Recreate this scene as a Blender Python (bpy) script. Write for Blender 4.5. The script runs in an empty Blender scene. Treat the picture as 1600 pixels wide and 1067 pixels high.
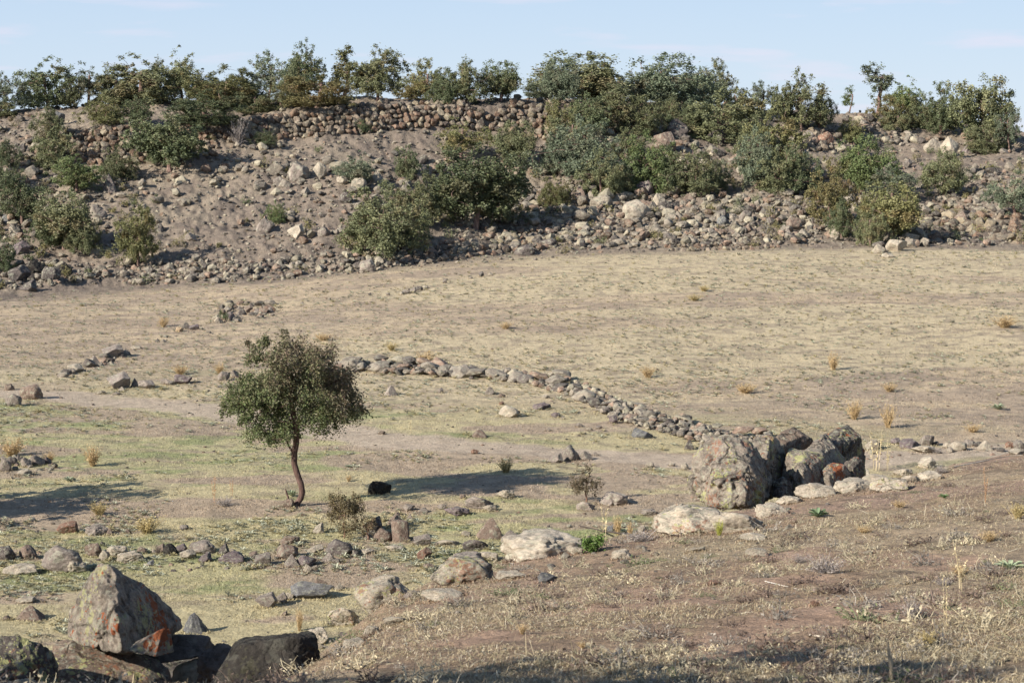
import bpy, math, random
import numpy as np
random.seed(7)
R = math.radians
scn = bpy.context.scene
COL = scn.collection
# ------------------------------------------------------------------ camera
F = 3000.0; CZ = 8.6; HY = 208.0; TH = math.atan((533.5-HY)/F)
cam = bpy.data.objects.new('camera', bpy.data.cameras.new('camera'))
COL.objects.link(cam); scn.camera = cam
cam.location = (0, 0, CZ); cam.rotation_euler = (math.pi/2-TH, 0, 0)
cam.data.sensor_width = 36; cam.data.lens = 36*F/1600
cam.data.clip_start = 0.5; cam.data.clip_end = 9000
cam.data.dof.use_dof = True; cam.data.dof.focus_distance = 48; cam.data.dof.aperture_fstop = 5.6
# ------------------------------------------------------------------ light
SUN_EL = R(28); SD = np.array([.82, .572])          # direction the light travels over the ground
SD = SD/np.hypot(*SD)
world = bpy.data.worlds.new('World'); scn.world = world; world.use_nodes = True
nt = world.node_tree; nt.nodes.clear()
wo = nt.nodes.new('ShaderNodeOutputWorld'); bg = nt.nodes.new('ShaderNodeBackground')
sky = nt.nodes.new('ShaderNodeTexSky'); sky.sky_type = 'NISHITA'; sky.sun_disc = False
sky.sun_elevation = SUN_EL
sky.sun_rotation = math.atan2(-SD[0], -SD[1])
sky.altitude = 1400; sky.air_density = 1.25; sky.dust_density = 0.7; sky.ozone_density = 3.0
bg.inputs['Strength'].default_value = 0.09
# thin pinkish cirrus low in the sky
tc = nt.nodes.new('ShaderNodeTexCoord'); mp = nt.nodes.new('ShaderNodeMapping')
mp.inputs['Scale'].default_value = (10, 10, 75); mp.inputs['Location'].default_value = (3.1, 1.7, 0.4)
nz = nt.nodes.new('ShaderNodeTexNoise'); nz.inputs['Scale'].default_value = 1.0; nz.inputs['Detail'].default_value = 5
cr = nt.nodes.new('ShaderNodeValToRGB'); cr.color_ramp.elements[0].position = .56; cr.color_ramp.elements[1].position = .74
cr.color_ramp.elements[1].color = (.6, .6, .6, 1)
mx = nt.nodes.new('ShaderNodeMix'); mx.data_type = 'RGBA'
mx.inputs['B'].default_value = (5.2, 4.75, 5.5, 1)
nt.links.new(tc.outputs['Generated'], mp.inputs['Vector']); nt.links.new(mp.outputs[0], nz.inputs['Vector'])
nt.links.new(nz.outputs['Fac'], cr.inputs['Fac']); nt.links.new(cr.outputs['Color'], mx.inputs['Factor'])
sx = nt.nodes.new('ShaderNodeSeparateXYZ'); nt.links.new(tc.outputs['Generated'], sx.inputs[0])
low = nt.nodes.new('ShaderNodeValToRGB'); low.color_ramp.elements[0].position = -.0 + .0; low.color_ramp.elements[0].color = (3.9, 4.6, 5.4, 1)
low.color_ramp.elements[1].position = .12; low.color_ramp.elements[1].color = (2.75, 3.75, 5.2, 1)
lf = nt.nodes.new('ShaderNodeMapRange'); lf.inputs['From Min'].default_value = .10; lf.inputs['From Max'].default_value = .34
lf.inputs['To Min'].default_value = .92; lf.inputs['To Max'].default_value = 0.
m0 = nt.nodes.new('ShaderNodeMix'); m0.data_type = 'RGBA'
nt.links.new(sx.outputs['Z'], low.inputs['Fac']); nt.links.new(sx.outputs['Z'], lf.inputs['Value']); nt.links.new(lf.outputs[0], m0.inputs['Factor'])
nt.links.new(sky.outputs[0], m0.inputs['A']); nt.links.new(low.outputs['Color'], m0.inputs['B']); nt.links.new(m0.outputs['Result'], mx.inputs['A']); nt.links.new(mx.outputs['Result'], bg.inputs['Color'])
nt.links.new(bg.outputs[0], wo.inputs['Surface'])
sun = bpy.data.objects.new('sun', bpy.data.lights.new('sun', 'SUN')); COL.objects.link(sun)
sun.data.energy = 5.0; sun.data.angle = R(.5); sun.data.color = (1.0, .945, .86)
from mathutils import Vector, Matrix
sdir = Vector((SD[0]*math.cos(SUN_EL), SD[1]*math.cos(SUN_EL), -math.sin(SUN_EL)))
sun.rotation_euler = sdir.to_track_quat('-Z', 'Y').to_euler(); sun.location = (-20, -20, 40)
vs = scn.view_settings; vs.view_transform = 'Standard'; vs.look = 'None'; vs.exposure = 0.92; vs.gamma = 1.0
scn.cycles.max_bounces = 5; scn.cycles.transparent_max_bounces = 4

# ------------------------------------------------------------------ noise
def _h(i, j, k, s):
    n = (i*374761393 + j*668265263 + k*2147483647*3 + s*1274126177) & 0xffffffff
    n = ((n ^ (n >> 13))*1274126177) & 0xffffffff
    n = (n ^ (n >> 16)) & 0xffff
    return n/65535.0
def n2(x, y, s=0):
    xi = np.floor(x).astype(np.int64); yi = np.floor(y).astype(np.int64)
    fx = x-xi; fy = y-yi; fx = fx*fx*(3-2*fx); fy = fy*fy*(3-2*fy)
    a = _h(xi, yi, 0, s); b = _h(xi+1, yi, 0, s); c = _h(xi, yi+1, 0, s); d = _h(xi+1, yi+1, 0, s)
    return (a+(b-a)*fx)+((c+(d-c)*fx)-(a+(b-a)*fx))*fy
def f2(x, y, o=4, s=0):
    t = 0; a = .5; n = 0
    for q in range(o):
        t = t+a*n2(x*2**q+17.3*q, y*2**q-9.1*q, s+q); n += a; a *= .5
    return t/n
def n3(p, s=0):
    i = np.floor(p).astype(np.int64); f = p-i; f = f*f*(3-2*f); o = 0
    for dx in (0, 1):
        for dy in (0, 1):
            for dz in (0, 1):
                w = (f[:, 0] if dx else 1-f[:, 0])*(f[:, 1] if dy else 1-f[:, 1])*(f[:, 2] if dz else 1-f[:, 2])
                o = o+w*_h(i[:, 0]+dx, i[:, 1]+dy, i[:, 2]+dz, s)
    return o
def f3(p, o=4, s=0):
    t = 0; a = .5; n = 0
    for q in range(o):
        t = t+a*n3(p*2**q+5.7*q, s+q); n += a; a *= .5
    return t/n
def ss(a, b, x):
    t = np.clip((x-a)/(b-a), 0, 1); return t*t*(3-2*t)
# ------------------------------------------------------------------ pixel <-> ray
def ray(px, py):
    u = np.asarray(px, float)-800; v = np.asarray(py, float)-533.5
    dx = u; dy = F*math.cos(TH)-v*math.sin(TH); dz = -F*math.sin(TH)-v*math.cos(TH)
    h = np.hypot(dx, dy)
    return np.arctan2(dx, dy), dz/h
def zat(px, py, r): return CZ+ray(px, py)[1]*r
# ------------------------------------------------------------------ terrain
PX = np.array([-300, 0, 200, 400, 450, 500, 600, 700, 800, 900, 1000, 1100, 1200, 1300, 1400, 1500, 1600, 1900.])
CR = np.array([20, 21, 21, 21, 22, 23.5, 26, 28.5, 30, 31, 32, 33, 34, 35.5, 37, 39, 41, 45.])
CP = np.array([1085, 1085, 1085, 1078, 1050, 1012, 935, 893, 866, 848, 828, 806, 788, 766, 747, 727, 707, 690.])
HX = np.array([-300, 0, 200, 400, 560, 700, 850, 1000, 1200, 1400, 1600, 1900.])
ZB = np.array([.2, .25, .35, .7, 1.1, 1.45, 1.7, 1.85, 2.0, 2.1, 2.1, 2.1])
BP = np.array([470, 460, 447, 440, 425, 408, 397, 392, 386, 380, 380, 376.])
S6 = [(113, 390), (114, 385), (114, 370), (116, 345), (118, 322), (121, 325), (123, 325), (124, 315), (124, 315), (126, 328), (127, 322), (127, 320)]
S7 = [(127, 262), (127, 255), (127, 243), (130, 217), (132, 208), (134, 198), (136, 205), (137, 210), (139, 235), (140, 268), (141, 265), (142, 265)]
S8 = [(129, 240), (129, 232), (128.3, 197), (131, 183), (133, 167), (135, 160), (137, 163), (142, 180), (147, 205), (152, 237), (153, 237), (154, 237)]
S9 = [(140, 180), (140, 172), (140, 158), (142, 160), (143, 155), (145, 155), (147, 152), (150, 158), (157, 175), (162, 178), (164, 207), (165, 207)]
tpx = np.arange(-300, 1901, 10.); tr = np.arange(0, 320, .25)
T = np.zeros((len(tpx), len(tr)))
def hbr(p): return (CZ-np.interp(p, HX, ZB))*F/(np.interp(p, HX, BP)-HY)
def sg(S, k, x): return np.interp(x, HX, [s[k] for s in S])
for i, p in enumerate(tpx):
    cr_ = np.interp(p, PX, CR); cz = zat(p, np.interp(p, PX, CP), cr_)
    bp = np.interp(p, HX, BP); zb = np.interp(p, HX, ZB); br = (zb-CZ)/ray(p, bp)[1]
    ks = [(0, 7.0), (14, zat(p, 1080, 14)), (cr_, cz), (cr_+3, cz*.62), (cr_+7, 0.03), (cr_+12, 0), (62, 0), (br-6, zb-.12), (br, zb)]
    for S in (S6, S7, S8, S9):
        rr = sg(S, 0, p); ks.append((rr, zat(p, sg(S, 1, p), rr)))
    ks += [(ks[-1][0]+5, ks[-1][1]-.3), (ks[-1][0]+40, 7.2), (320, 7.0)]
    T[i] = np.interp(tr, [k[0] for k in ks], [k[1] for k in ks])
for _ in range(2):
    T[:, 1:-1] = (T[:, :-2]+T[:, 1:-1]*2+T[:, 2:])/4
for _ in range(6):
    T[1:-1] = (T[:-2]+T[1:-1]*2+T[2:])/4
def base_z(az, r):
    p = np.clip(800+3000*np.tan(np.clip(az, -.9, .9)), -299, 1899)
    u = (p+300)/10; v = np.clip(r, 0, 319)/.25
    i = u.astype(int); j = np.minimum(v.astype(int), len(tr)-2); fu = u-i; fv = v-j
    return (T[i, j]*(1-fu)+T[i+1, j]*fu)*(1-fv)+(T[i, j+1]*(1-fu)+T[i+1, j+1]*fu)*fv
def ground_z(x, y):
    az = np.arctan2(x, y); r = np.hypot(x, y); z = base_z(az, r)
    p = np.clip(800+3000*np.tan(np.clip(az, -.9, .9)), -300, 1900)
    hb = hbr(p)
    hill = ss(hb-2, hb+6, r)
    cr_ = np.interp(p, PX, CR); fg = 1-ss(cr_-2, cr_+5, r)
    z = z+(f2(x*.09, y*.09, 3, 3)-.5)*.35*(1-.6*fg)*ss(2, 20, r)
    z = z+(f2(x*.6, y*.6, 3, 5)-.5)*.09
    z = z+(f2(x*4.2, y*4.2, 3, 8)-.5)*(.045*(1-fg)+.06*fg)
    z = z+hill*((f2(x*.25, y*.25, 4, 11)-.5)*.9+(f2(x*1.1, y*1.1, 4, 12)-.5)*.42+(f2(x*3.2, y*3.2, 3, 13)-.5)*.30)
    return z
azi = np.linspace(-R(19), R(19), 960)
out = []; a = R(19); st = .002
while a < math.pi-.02:
    st = min(st*1.25, .12); a += st; out.append(min(a, math.pi))
out[-1] = math.pi
AZ = np.concatenate([-np.array(out[::-1]), azi, np.array(out)])
rs = [.3, 1.5, 4, 7, 10]; r = 12.0
while r < 212:
    rs.append(r); r += min(max(r*r*5.4e-5, .014), .27)
rs += [215, 225, 240, 260, 300, 380, 500, 800, 1300, 2200, 4000, 8000]
RR = np.array(rs); NA, NR = len(AZ), len(RR)
GX = np.sin(AZ)[:, None]*RR[None]; GY = np.cos(AZ)[:, None]*RR[None]
GZ = np.zeros((NA, NR))
for c in range(0, NA, 100):
    GZ[c:c+100] = ground_z(GX[c:c+100], GY[c:c+100])
SL = (GZ-CZ)/RR[None]; SM = np.maximum.accumulate(SL, axis=1)
def hit(px, py):
    """where the sight line through a photo point meets the ground"""
    az, s = ray(px, py)
    i = int(np.clip(np.searchsorted(AZ, float(az)), 1, NA-1)); i = i-1 if abs(AZ[i-1]-az) < abs(AZ[i]-az) else i
    j = int(np.searchsorted(SM[i], float(s))); j = min(j, NR-1)
    if RR[j] > 206: j = int(np.argmax(np.where(RR < 206, SL[i], -9)))
    r = RR[j]
    if j > 0 and SM[i, j] > SM[i, j-1]:
        t = (s-SM[i, j-1])/(SM[i, j]-SM[i, j-1]); r = RR[j-1]+(RR[j]-RR[j-1])*float(np.clip(t, 0, 1))
    r = min(r, 205.)
    x, y = math.sin(az)*r, math.cos(az)*r
    return x, y, float(ground_z(np.array([x]), np.array([y]))[0]), r
def gz(x, y): return float(ground_z(np.array([float(x)]), np.array([float(y)]))[0])
# ------------------------------------------------------------------ mesh helpers
def mesh_np(name, V, Fq, mat=None, col=None, smooth=False):
    me = bpy.data.meshes.new(name); V = np.asarray(V, np.float32); Fq = np.asarray(Fq, np.int32); k = Fq.shape[1]
    me.vertices.add(len(V)); me.vertices.foreach_set('co', V.ravel())
    me.loops.add(Fq.size); me.loops.foreach_set('vertex_index', Fq.ravel())
    me.polygons.add(len(Fq)); me.polygons.foreach_set('loop_start', np.arange(0, Fq.size, k, dtype=np.int32))
    me.polygons.foreach_set('loop_total', np.full(len(Fq), k, np.int32))
    me.polygons.foreach_set('use_smooth', np.full(len(Fq), bool(smooth)))
    if col is not None:
        at = me.color_attributes.new('Col', 'FLOAT_COLOR', 'POINT')
        c = np.ones((len(V), 4), np.float32); c[:, :3] = col; at.data.foreach_set('color', c.ravel())
    me.update(calc_edges=True)
    if mat: me.materials.append(mat)
    return me
def obj(name, me, parent=None, loc=None):
    o = bpy.data.objects.new(name, me); COL.objects.link(o)
    if parent: o.parent = parent
    if loc is not None: o.location = loc
    return o
def tag(o, label=None, cat=None, group=None, kind=None):
    if label: o['label'] = label
    if cat: o['category'] = cat
    if group: o['group'] = group
    if kind: o['kind'] = kind
    return o
# ------------------------------------------------------------------ materials
def newmat(name):
    m = bpy.data.materials.new(name); m.use_nodes = True; n = m.node_tree
    b = n.nodes['Principled BSDF']; b.inputs['Roughness'].default_value = .95
    b.inputs['Specular IOR Level'].default_value = .15
    return m, n, b
def nd(n, t, **kw):
    x = n.nodes.new(t)
    for k, v in kw.items():
        if k in x.inputs: x.inputs[k].default_value = v
        else: setattr(x, k, v)
    return x
def mixc(n, fac, a, b, mode='MIX'):
    m = n.nodes.new('ShaderNodeMix'); m.data_type = 'RGBA'; m.blend_type = mode
    for s, v in (('Factor', fac), ('A', a), ('B', b)):
        if hasattr(v, 'is_output') or isinstance(v, bpy.types.NodeSocket): n.links.new(v, m.inputs[s])
        else: m.inputs[s].default_value = v
    return m.outputs['Result']
def ramp(n, fac, stops):
    c = n.nodes.new('ShaderNodeValToRGB'); e = c.color_ramp.elements
    while len(e) < len(stops): e.new(.5)
    for k, (p, v) in enumerate(stops):
        e[k].position = p; e[k].color = (v, v, v, 1) if not isinstance(v, tuple) else (*v, 1)
    n.links.new(fac, c.inputs['Fac']); return c.outputs['Color']
def noise(n, vec, sc, det=4, rough=.6, dist=0):
    x = nd(n, 'ShaderNodeTexNoise', Scale=sc, Detail=det, Roughness=rough, Distortion=dist); n.links.new(vec, x.inputs['Vector']); return x.outputs['Fac']

def ground_mat():
    m, n, b = newmat('dry_ground')
    tc = n.nodes.new('ShaderNodeTexCoord').outputs['Object']
    at = n.nodes.new('ShaderNodeVertexColor'); at.layer_name = 'Col'
    c = at.outputs['Color']
    v1 = ramp(n, noise(n, tc, 2.4, 6, .7), [(.3, .7), (.5, .98), (.7, 1.22)])
    c = mixc(n, 1.0, c, v1, 'MULTIPLY')
    v2 = ramp(n, noise(n, tc, 16, 5, .75), [(.32, .5), (.47, 1.0), (.68, 1.25)])
    c = mixc(n, 1.0, c, v2, 'MULTIPLY')
    v3 = ramp(n, noise(n, tc, 70, 3, .7), [(.3, .7), (.5, 1.0), (.7, 1.25)])
    c = mixc(n, .8, c, v3, 'MULTIPLY')
    n.links.new(c, b.inputs['Base Color'])
    bp = nd(n, 'ShaderNodeBump', Strength=.9, Distance=.08)
    h1 = noise(n, tc, 14, 8, .72); n.links.new(h1, bp.inputs['Height']); n.links.new(bp.outputs[0], b.inputs['Normal'])
    return m
def rosettes(n, vec, sc, gate, lo, hi):
    w = n.nodes.new('ShaderNodeVectorMath'); w.operation = 'MULTIPLY_ADD'; w.inputs[1].default_value = (.09, .09, .09)
    nn = nd(n, 'ShaderNodeTexNoise', Scale=9.0, Detail=5, Roughness=.7); n.links.new(vec, nn.inputs['Vector']); n.links.new(nn.outputs['Color'], w.inputs[0]); n.links.new(vec, w.inputs[2])
    v = n.nodes.new('ShaderNodeTexVoronoi'); v.inputs['Scale'].default_value = sc; n.links.new(w.outputs[0], v.inputs['Vector'])
    v2 = n.nodes.new('ShaderNodeTexVoronoi'); v2.inputs['Scale'].default_value = sc*2.7; n.links.new(w.outputs[0], v2.inputs['Vector'])
    mn = n.nodes.new('ShaderNodeMath'); mn.operation = 'MINIMUM'; n.links.new(v.outputs['Distance'], mn.inputs[0]); n.links.new(v2.outputs['Distance'], mn.inputs[1])
    g = noise(n, vec, gate, 4, .6); sm = n.nodes.new('ShaderNodeMath'); sm.operation = 'MULTIPLY_ADD'; sm.inputs[1].default_value = -2.6; n.links.new(g, sm.inputs[0]); n.links.new(mn.outputs[0], sm.inputs[2])
    ad = n.nodes.new('ShaderNodeMath'); ad.operation = 'ADD'; ad.inputs[1].default_value = 1.5; n.links.new(sm.outputs[0], ad.inputs[0])
    return ramp(n, ad.outputs[0], [(lo, 1.), (hi, 0.)])
def rock_mat(name, lichen=.35, yellow=0., orange=0., dark=.4, attr=False, sc=1.0, ls=1.0, crack=0.):
    m, n, b = newmat(name)
    tc = n.nodes.new('ShaderNodeTexCoord').outputs['Object']
    if attr:
        at = n.nodes.new('ShaderNodeVertexColor'); at.layer_name = 'Col'; base = at.outputs['Color']
        rv = tc
    else:
        oi = n.nodes.new('ShaderNodeObjectInfo'); base = oi.outputs['Color']
        va = n.nodes.new('ShaderNodeVectorMath'); va.operation = 'ADD'
        cb = n.nodes.new('ShaderNodeMath'); cb.operation = 'MULTIPLY'; cb.inputs[1].default_value = 37.
        n.links.new(oi.outputs['Random'], cb.inputs[0]); n.links.new(tc, va.inputs[0]); n.links.new(cb.outputs[0], va.inputs[1]); rv = va.outputs[0]
    c = mixc(n, 1., base, ramp(n, noise(n, rv, 2.5*sc, 7, .7), [(.3, .6), (.5, .95), (.72, 1.4)]), 'MULTIPLY')
    c = mixc(n, .8, c, ramp(n, noise(n, rv, 14*sc, 6, .75), [(.33, .5), (.5, 1.0), (.66, 1.35)]), 'MULTIPLY')
    if dark:
        c = mixc(n, ramp(n, noise(n, rv, 3.1*(sc if sc < 1.5 else 1.), 7, .72, .6), [((.56 if sc < 1.5 else .51), 0.), ((.66 if sc < 1.5 else .60), dark)]), c, (.035, .032, .03, 1))
    if lichen:
        c = mixc(n, ramp(n, noise(n, rv, 5.5*sc, 7, .7, .3), [(.52, 0.), (.6, lichen)]), c, (.36, .35, .26, 1))
    if yellow:
        c = mixc(n, mixc(n, 1., rosettes(n, rv, 7*ls, 1.7*ls, .26, .33), (yellow, yellow, yellow, 1), 'MULTIPLY'), c, (.38, .37, .16, 1))
    if orange:
        s2 = n.nodes.new('ShaderNodeVectorMath'); s2.operation = 'ADD'; s2.inputs[1].default_value = (4.2, 9.1, 2.2)
        n.links.new(rv, s2.inputs[0])
        c = mixc(n, mixc(n, 1., rosettes(n, s2.outputs[0], 6*ls, 1.5*ls, .27, .32), (orange, orange, orange, 1), 'MULTIPLY'), c, (.27, .085, .035, 1))
    bp = nd(n, 'ShaderNodeBump', Strength=1., Distance=.07)
    h = noise(n, rv, 7*sc, 10, .78)
    if crack:
        wv = n.nodes.new('ShaderNodeVectorMath'); wv.operation = 'MULTIPLY_ADD'; wv.inputs[1].default_value = (.5, .5, .5)
        nn = nd(n, 'ShaderNodeTexNoise', Scale=2.5, Detail=5); n.links.new(rv, nn.inputs['Vector']); n.links.new(nn.outputs['Color'], wv.inputs[0]); n.links.new(rv, wv.inputs[2])
        vo = n.nodes.new('ShaderNodeTexVoronoi'); vo.feature = 'DISTANCE_TO_EDGE'; vo.inputs['Scale'].default_value = 1.0; n.links.new(wv.outputs[0], vo.inputs['Vector'])
        ck = ramp(n, vo.outputs['Distance'], [(0., 0.), (.035, 1.)])
        c = mixc(n, crack, c, ck, 'MULTIPLY')
        ad = n.nodes.new('ShaderNodeMath'); ad.operation = 'MULTIPLY_ADD'; ad.inputs[1].default_value = .5; n.links.new(ck, ad.inputs[0]); n.links.new(h, ad.inputs[2]); h = ad.outputs[0]
    n.links.new(c, b.inputs['Base Color'])
    n.links.new(h, bp.inputs['Height']); n.links.new(bp.outputs[0], b.inputs['Normal'])
    return m
def leaf_mat(name, trans=.3):
    m, n, b = newmat(name); out = n.nodes['Material Output']
    at = n.nodes.new('ShaderNodeVertexColor'); at.layer_name = 'Col'
    oi = n.nodes.new('ShaderNodeObjectInfo')
    c = mixc(n, 1., at.outputs['Color'], oi.outputs['Color'], 'MULTIPLY')
    n.links.new(c, b.inputs['Base Color']); b.inputs['Roughness'].default_value = .55; b.inputs['Specular IOR Level'].default_value = .3
    tr_ = n.nodes.new('ShaderNodeBsdfTranslucent'); n.links.new(c, tr_.inputs['Color'])
    mx = n.nodes.new('ShaderNodeMixShader'); mx.inputs[0].default_value = trans
    n.links.new(b.outputs[0], mx.inputs[1]); n.links.new(tr_.outputs[0], mx.inputs[2]); n.links.new(mx.outputs[0], out.inputs['Surface'])
    return m
def bark_mat():
    m, n, b = newmat('bark'); tc = n.nodes.new('ShaderNodeTexCoord').outputs['Object']
    mp = nd(n, 'ShaderNodeMapping'); mp.inputs['Scale'].default_value = (1, 1, .18); n.links.new(tc, mp.inputs['Vector'])
    f = noise(n, mp.outputs[0], 22, 6, .7)
    c = ramp(n, f, [(.3, (.035, .024, .019)), (.5, (.10, .06, .045)), (.62, (.17, .11, .085)), (.75, (.24, .19, .15))])
    oi = n.nodes.new('ShaderNodeObjectInfo'); c = mixc(n, 1., c, oi.outputs['Color'], 'MULTIPLY')
    n.links.new(c, b.inputs['Base Color'])
    bp = nd(n, 'ShaderNodeBump', Strength=.9, Distance=.03); n.links.new(f, bp.inputs['Height']); n.links.new(bp.outputs[0], b.inputs['Normal'])
    return m
def wood_mat():
    m, n, b = newmat('dead_wood'); tc = n.nodes.new('ShaderNodeTexCoord').outputs['Object']
    oi = n.nodes.new('ShaderNodeObjectInfo'); c = mixc(n, 1., oi.outputs['Color'], ramp(n, noise(n, tc, 30, 5, .7), [(.3, .6), (.7, 1.2)]), 'MULTIPLY')
    n.links.new(c, b.inputs['Base Color']); return m
M_WOOD = wood_mat()
M_GROUND = ground_mat()
M_ROCK = rock_mat('weathered_rock', .55, 0, 0, .35)
M_ROCKY = rock_mat('rock_yellow_lichen', .6, .75, .45, .6, sc=1.7, ls=1.3, crack=.3)
M_ROCKO = rock_mat('rock_orange_lichen', .55, .55, .95, .6, sc=1.7, ls=1.25, crack=.35)
M_ROCKB = rock_mat('boulder_rock', .55, .1, .0, .7, sc=1.7, crack=.5)
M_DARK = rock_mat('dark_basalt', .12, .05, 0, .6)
M_STONES = rock_mat('piled_stones', .4, 0, 0, .3, attr=True, sc=1.2)
M_LEAF = leaf_mat('leaves', .22); M_STRAW = leaf_mat('dry_straw', .25); M_BARK = bark_mat()
# ------------------------------------------------------------------ ground sheet
def poly_w(pts):
    P = [hit(*p)[:2] for p in pts]; return np.array(P)
def dist_poly(x, y, P):
    d = np.full(x.shape, 1e9)
    for (ax, ay), (bx, by) in zip(P[:-1], P[1:]):
        vx, vy = bx-ax, by-ay; L = vx*vx+vy*vy+1e-9
        t = np.clip(((x-ax)*vx+(y-ay)*vy)/L, 0, 1); d = np.minimum(d, np.hypot(x-ax-t*vx, y-ay-t*vy))
    return d
PATH = poly_w([(-250, 610), (60, 618), (200, 630), (330, 640), (450, 662), (600, 688), (750, 700), (950, 714), (1060, 718)])
PATH = np.vstack([PATH, [[5.2, 48.6], [9.0, 49.5], [13.5, 51.5], [22, 53]]])
SOIL = [(*hit(px_, py_)[:2], rr_) for px_, py_, rr_ in ((1000, 935, 1.3), (890, 945, .8), (1350, 955, 1.3), (1230, 970, 1.0), (870, 865, .9), (1480, 880, .8), (1150, 1010, .9), (700, 1000, .7), (1240, 905, .5))]
def lerp(a, b, t): return a+(np.array(b)-a)*t[..., None]
def ground_col(x, y):
    az = np.arctan2(x, y); r = np.hypot(x, y)
    p = np.clip(800+3000*np.tan(np.clip(az, -.9, .9)), -300, 1900)
    hb = hbr(p); hill = ss(hb-3, hb+2, r)
    cr_ = np.interp(p, PX, CR); fg = 1-ss(cr_-1, cr_+4, r+(f2(x*.5, y*.5, 3, 40)-.5)*4)
    big = f2(x*.06+3, y*.11, 4, 21); med = f2(x*.45, y*.9, 4, 22); sm = f2(x*1.7, y*2.6, 4, 23)
    c = np.zeros(x.shape+(3,))+np.array([.355, .285, .19])             # upper dry field
    c = lerp(c, [.27, .215, .155], ss(.46, .58, med)*.85)                  # bare soil patches
    c = lerp(c, [.39, .33, .21], ss(.50, .62, big)*.8)
    c = lerp(c, [.19, .155, .115], ss(.52, .66, sm)*.6)
    low = (1-ss(56, 70, r+(big-.5)*25+(p-500)*.012))
    g = f2(x*.14+9, y*.28, 4, 31); g2 = f2(x*.8, y*1.6, 3, 32)
    lowc = np.zeros(x.shape+(3,))+np.array([.345, .30, .175])          # grazed turf near the tree
    lowc = lerp(lowc, [.285, .27, .14], ss(.50, .66, g)*.6)
    lowc = lerp(lowc, [.20, .215, .10], ss(.52, .64, g2)*ss(.40, .56, g)*.85)
    lowc = lerp(lowc, [.28, .218, .16], ss(.51, .60, f2(x*.3+30, y*.6, 4, 36))*.85)
    lowc = lerp(lowc, [.20, .165, .12], ss(.58, .70, f2(x*1.5+30, y*2.2, 4, 37))*.5)
    c = c+(lowc-c)*low[..., None]
    dp = dist_poly(x, y, PATH)+(med-.5)*1.4+(sm-.5)*.6
    c = lerp(c, [.335, .275, .205], (1-ss(.75, 1.2, dp))*.95)
    hc = np.zeros(x.shape+(3,))+np.array([.168, .138, .106])           # hill soil
    hc = lerp(hc, [.215, .18, .132], ss(.48, .62, f2(x*.2, y*.2, 4, 41))*.8)
    hc = lerp(hc, [.13, .105, .085], ss(.52, .66, f2(x*1.3, y*1.3, 4, 42))*.6)
    c = c+(hc-c)*hill[..., None]
    fc = np.zeros(x.shape+(3,))+np.array([.235, .17, .112])           # foreground slope
    fc = lerp(fc, [.255, .18, .13], ss(.50, .62, f2(x*.55+4, y*.55, 4, 51))*.85)
    fc = lerp(fc, [.27, .22, .14], ss(.50, .62, f2(x*.35+14, y*.35, 4, 52))*.65)
    fc = lerp(fc, [.12, .09, .065], ss(.55, .68, f2(x*3.3, y*3.3, 4, 53))*.6)
    for sx_, sy_, sr in SOIL:
        d_ = np.hypot(x-sx_, (y-sy_)*.8)/sr+(f2(x*1.6, y*1.6, 4, 58)-.5)*1.5
        fc = lerp(fc, [.27, .187, .13], (1-ss(.6, 1.0, d_))*.85)
    c = c+(fc-c)*fg[..., None]
    return np.clip(c*np.array([1.165, 1.125, 1.11]), .01, .9)
def field_masks(x, y):
    az = np.arctan2(x, y); r = np.hypot(x, y)
    p = np.clip(800+3000*np.tan(np.clip(az, -.9, .9)), -300, 1900)
    return p, r, hbr(p), np.interp(p, PX, CR)
GC = np.zeros((NA, NR, 3))
for c in range(0, NA, 100):
    GC[c:c+100] = ground_col(GX[c:c+100], GY[c:c+100])
ii, jj = np.meshgrid(np.arange(NA-1), np.arange(NR-1), indexing='ij')
q = np.stack([ii*NR+jj, (ii+1)*NR+jj, (ii+1)*NR+jj+1, ii*NR+jj+1], -1).reshape(-1, 4)[:, ::-1]
V = np.stack([GX, GY, GZ], -1).reshape(-1, 3)
g = obj('ground', mesh_np('ground', V, q, M_GROUND, GC.reshape(-1, 3), True)); tag(g, kind='structure')
# ------------------------------------------------------------------ rocks
import bmesh
def ico(sub):
    bm = bmesh.new(); bmesh.ops.create_icosphere(bm, subdivisions=sub, radius=1)
    V = np.array([v.co[:] for v in bm.verts]); Fq = np.array([[v.index for v in f.verts] for f in bm.faces]); bm.free()
    return V/np.linalg.norm(V, axis=1)[:, None], Fq
ICO = {k: ico(k) for k in (2, 3, 4, 5, 6, 7)}     # blender subdivisions 1 = plain icosahedron
def rock_v(planes, sub, rough=.06, seed=0, sharp=22, fscale=2.2):
    """radial soft intersection of half spaces (n, d), then noise"""
    D = ICO[sub][0]; N = np.array([p[0] for p in planes]); N = N/np.linalg.norm(N, axis=1)[:, None]; d = np.array([p[1] for p in planes])
    w = np.clip(D@N.T, 0, None)/d[None]
    rad = 1/((w**sharp).sum(1)**(1/sharp)+1e-9)
    P = D*rad[:, None]
    s = seed*7+1
    disp = (f3(P*fscale+s*1.3, 4, s)-.5)*rough*3.2+(f3(P*fscale*4+s, 4, s+20)-.5)*rough*1.7
    pit = f3(P*fscale*2.6+s*3.1, 3, s+60); disp -= np.clip(pit-.58, 0, 1)*rough*5
    rdg = 1-np.abs(f3(P*fscale*.9+s*2.1, 3, s+40)-.5)*8; disp -= np.clip(rdg, 0, 1)**3*rough*.8
    return P*(1+disp[:, None])
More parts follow.
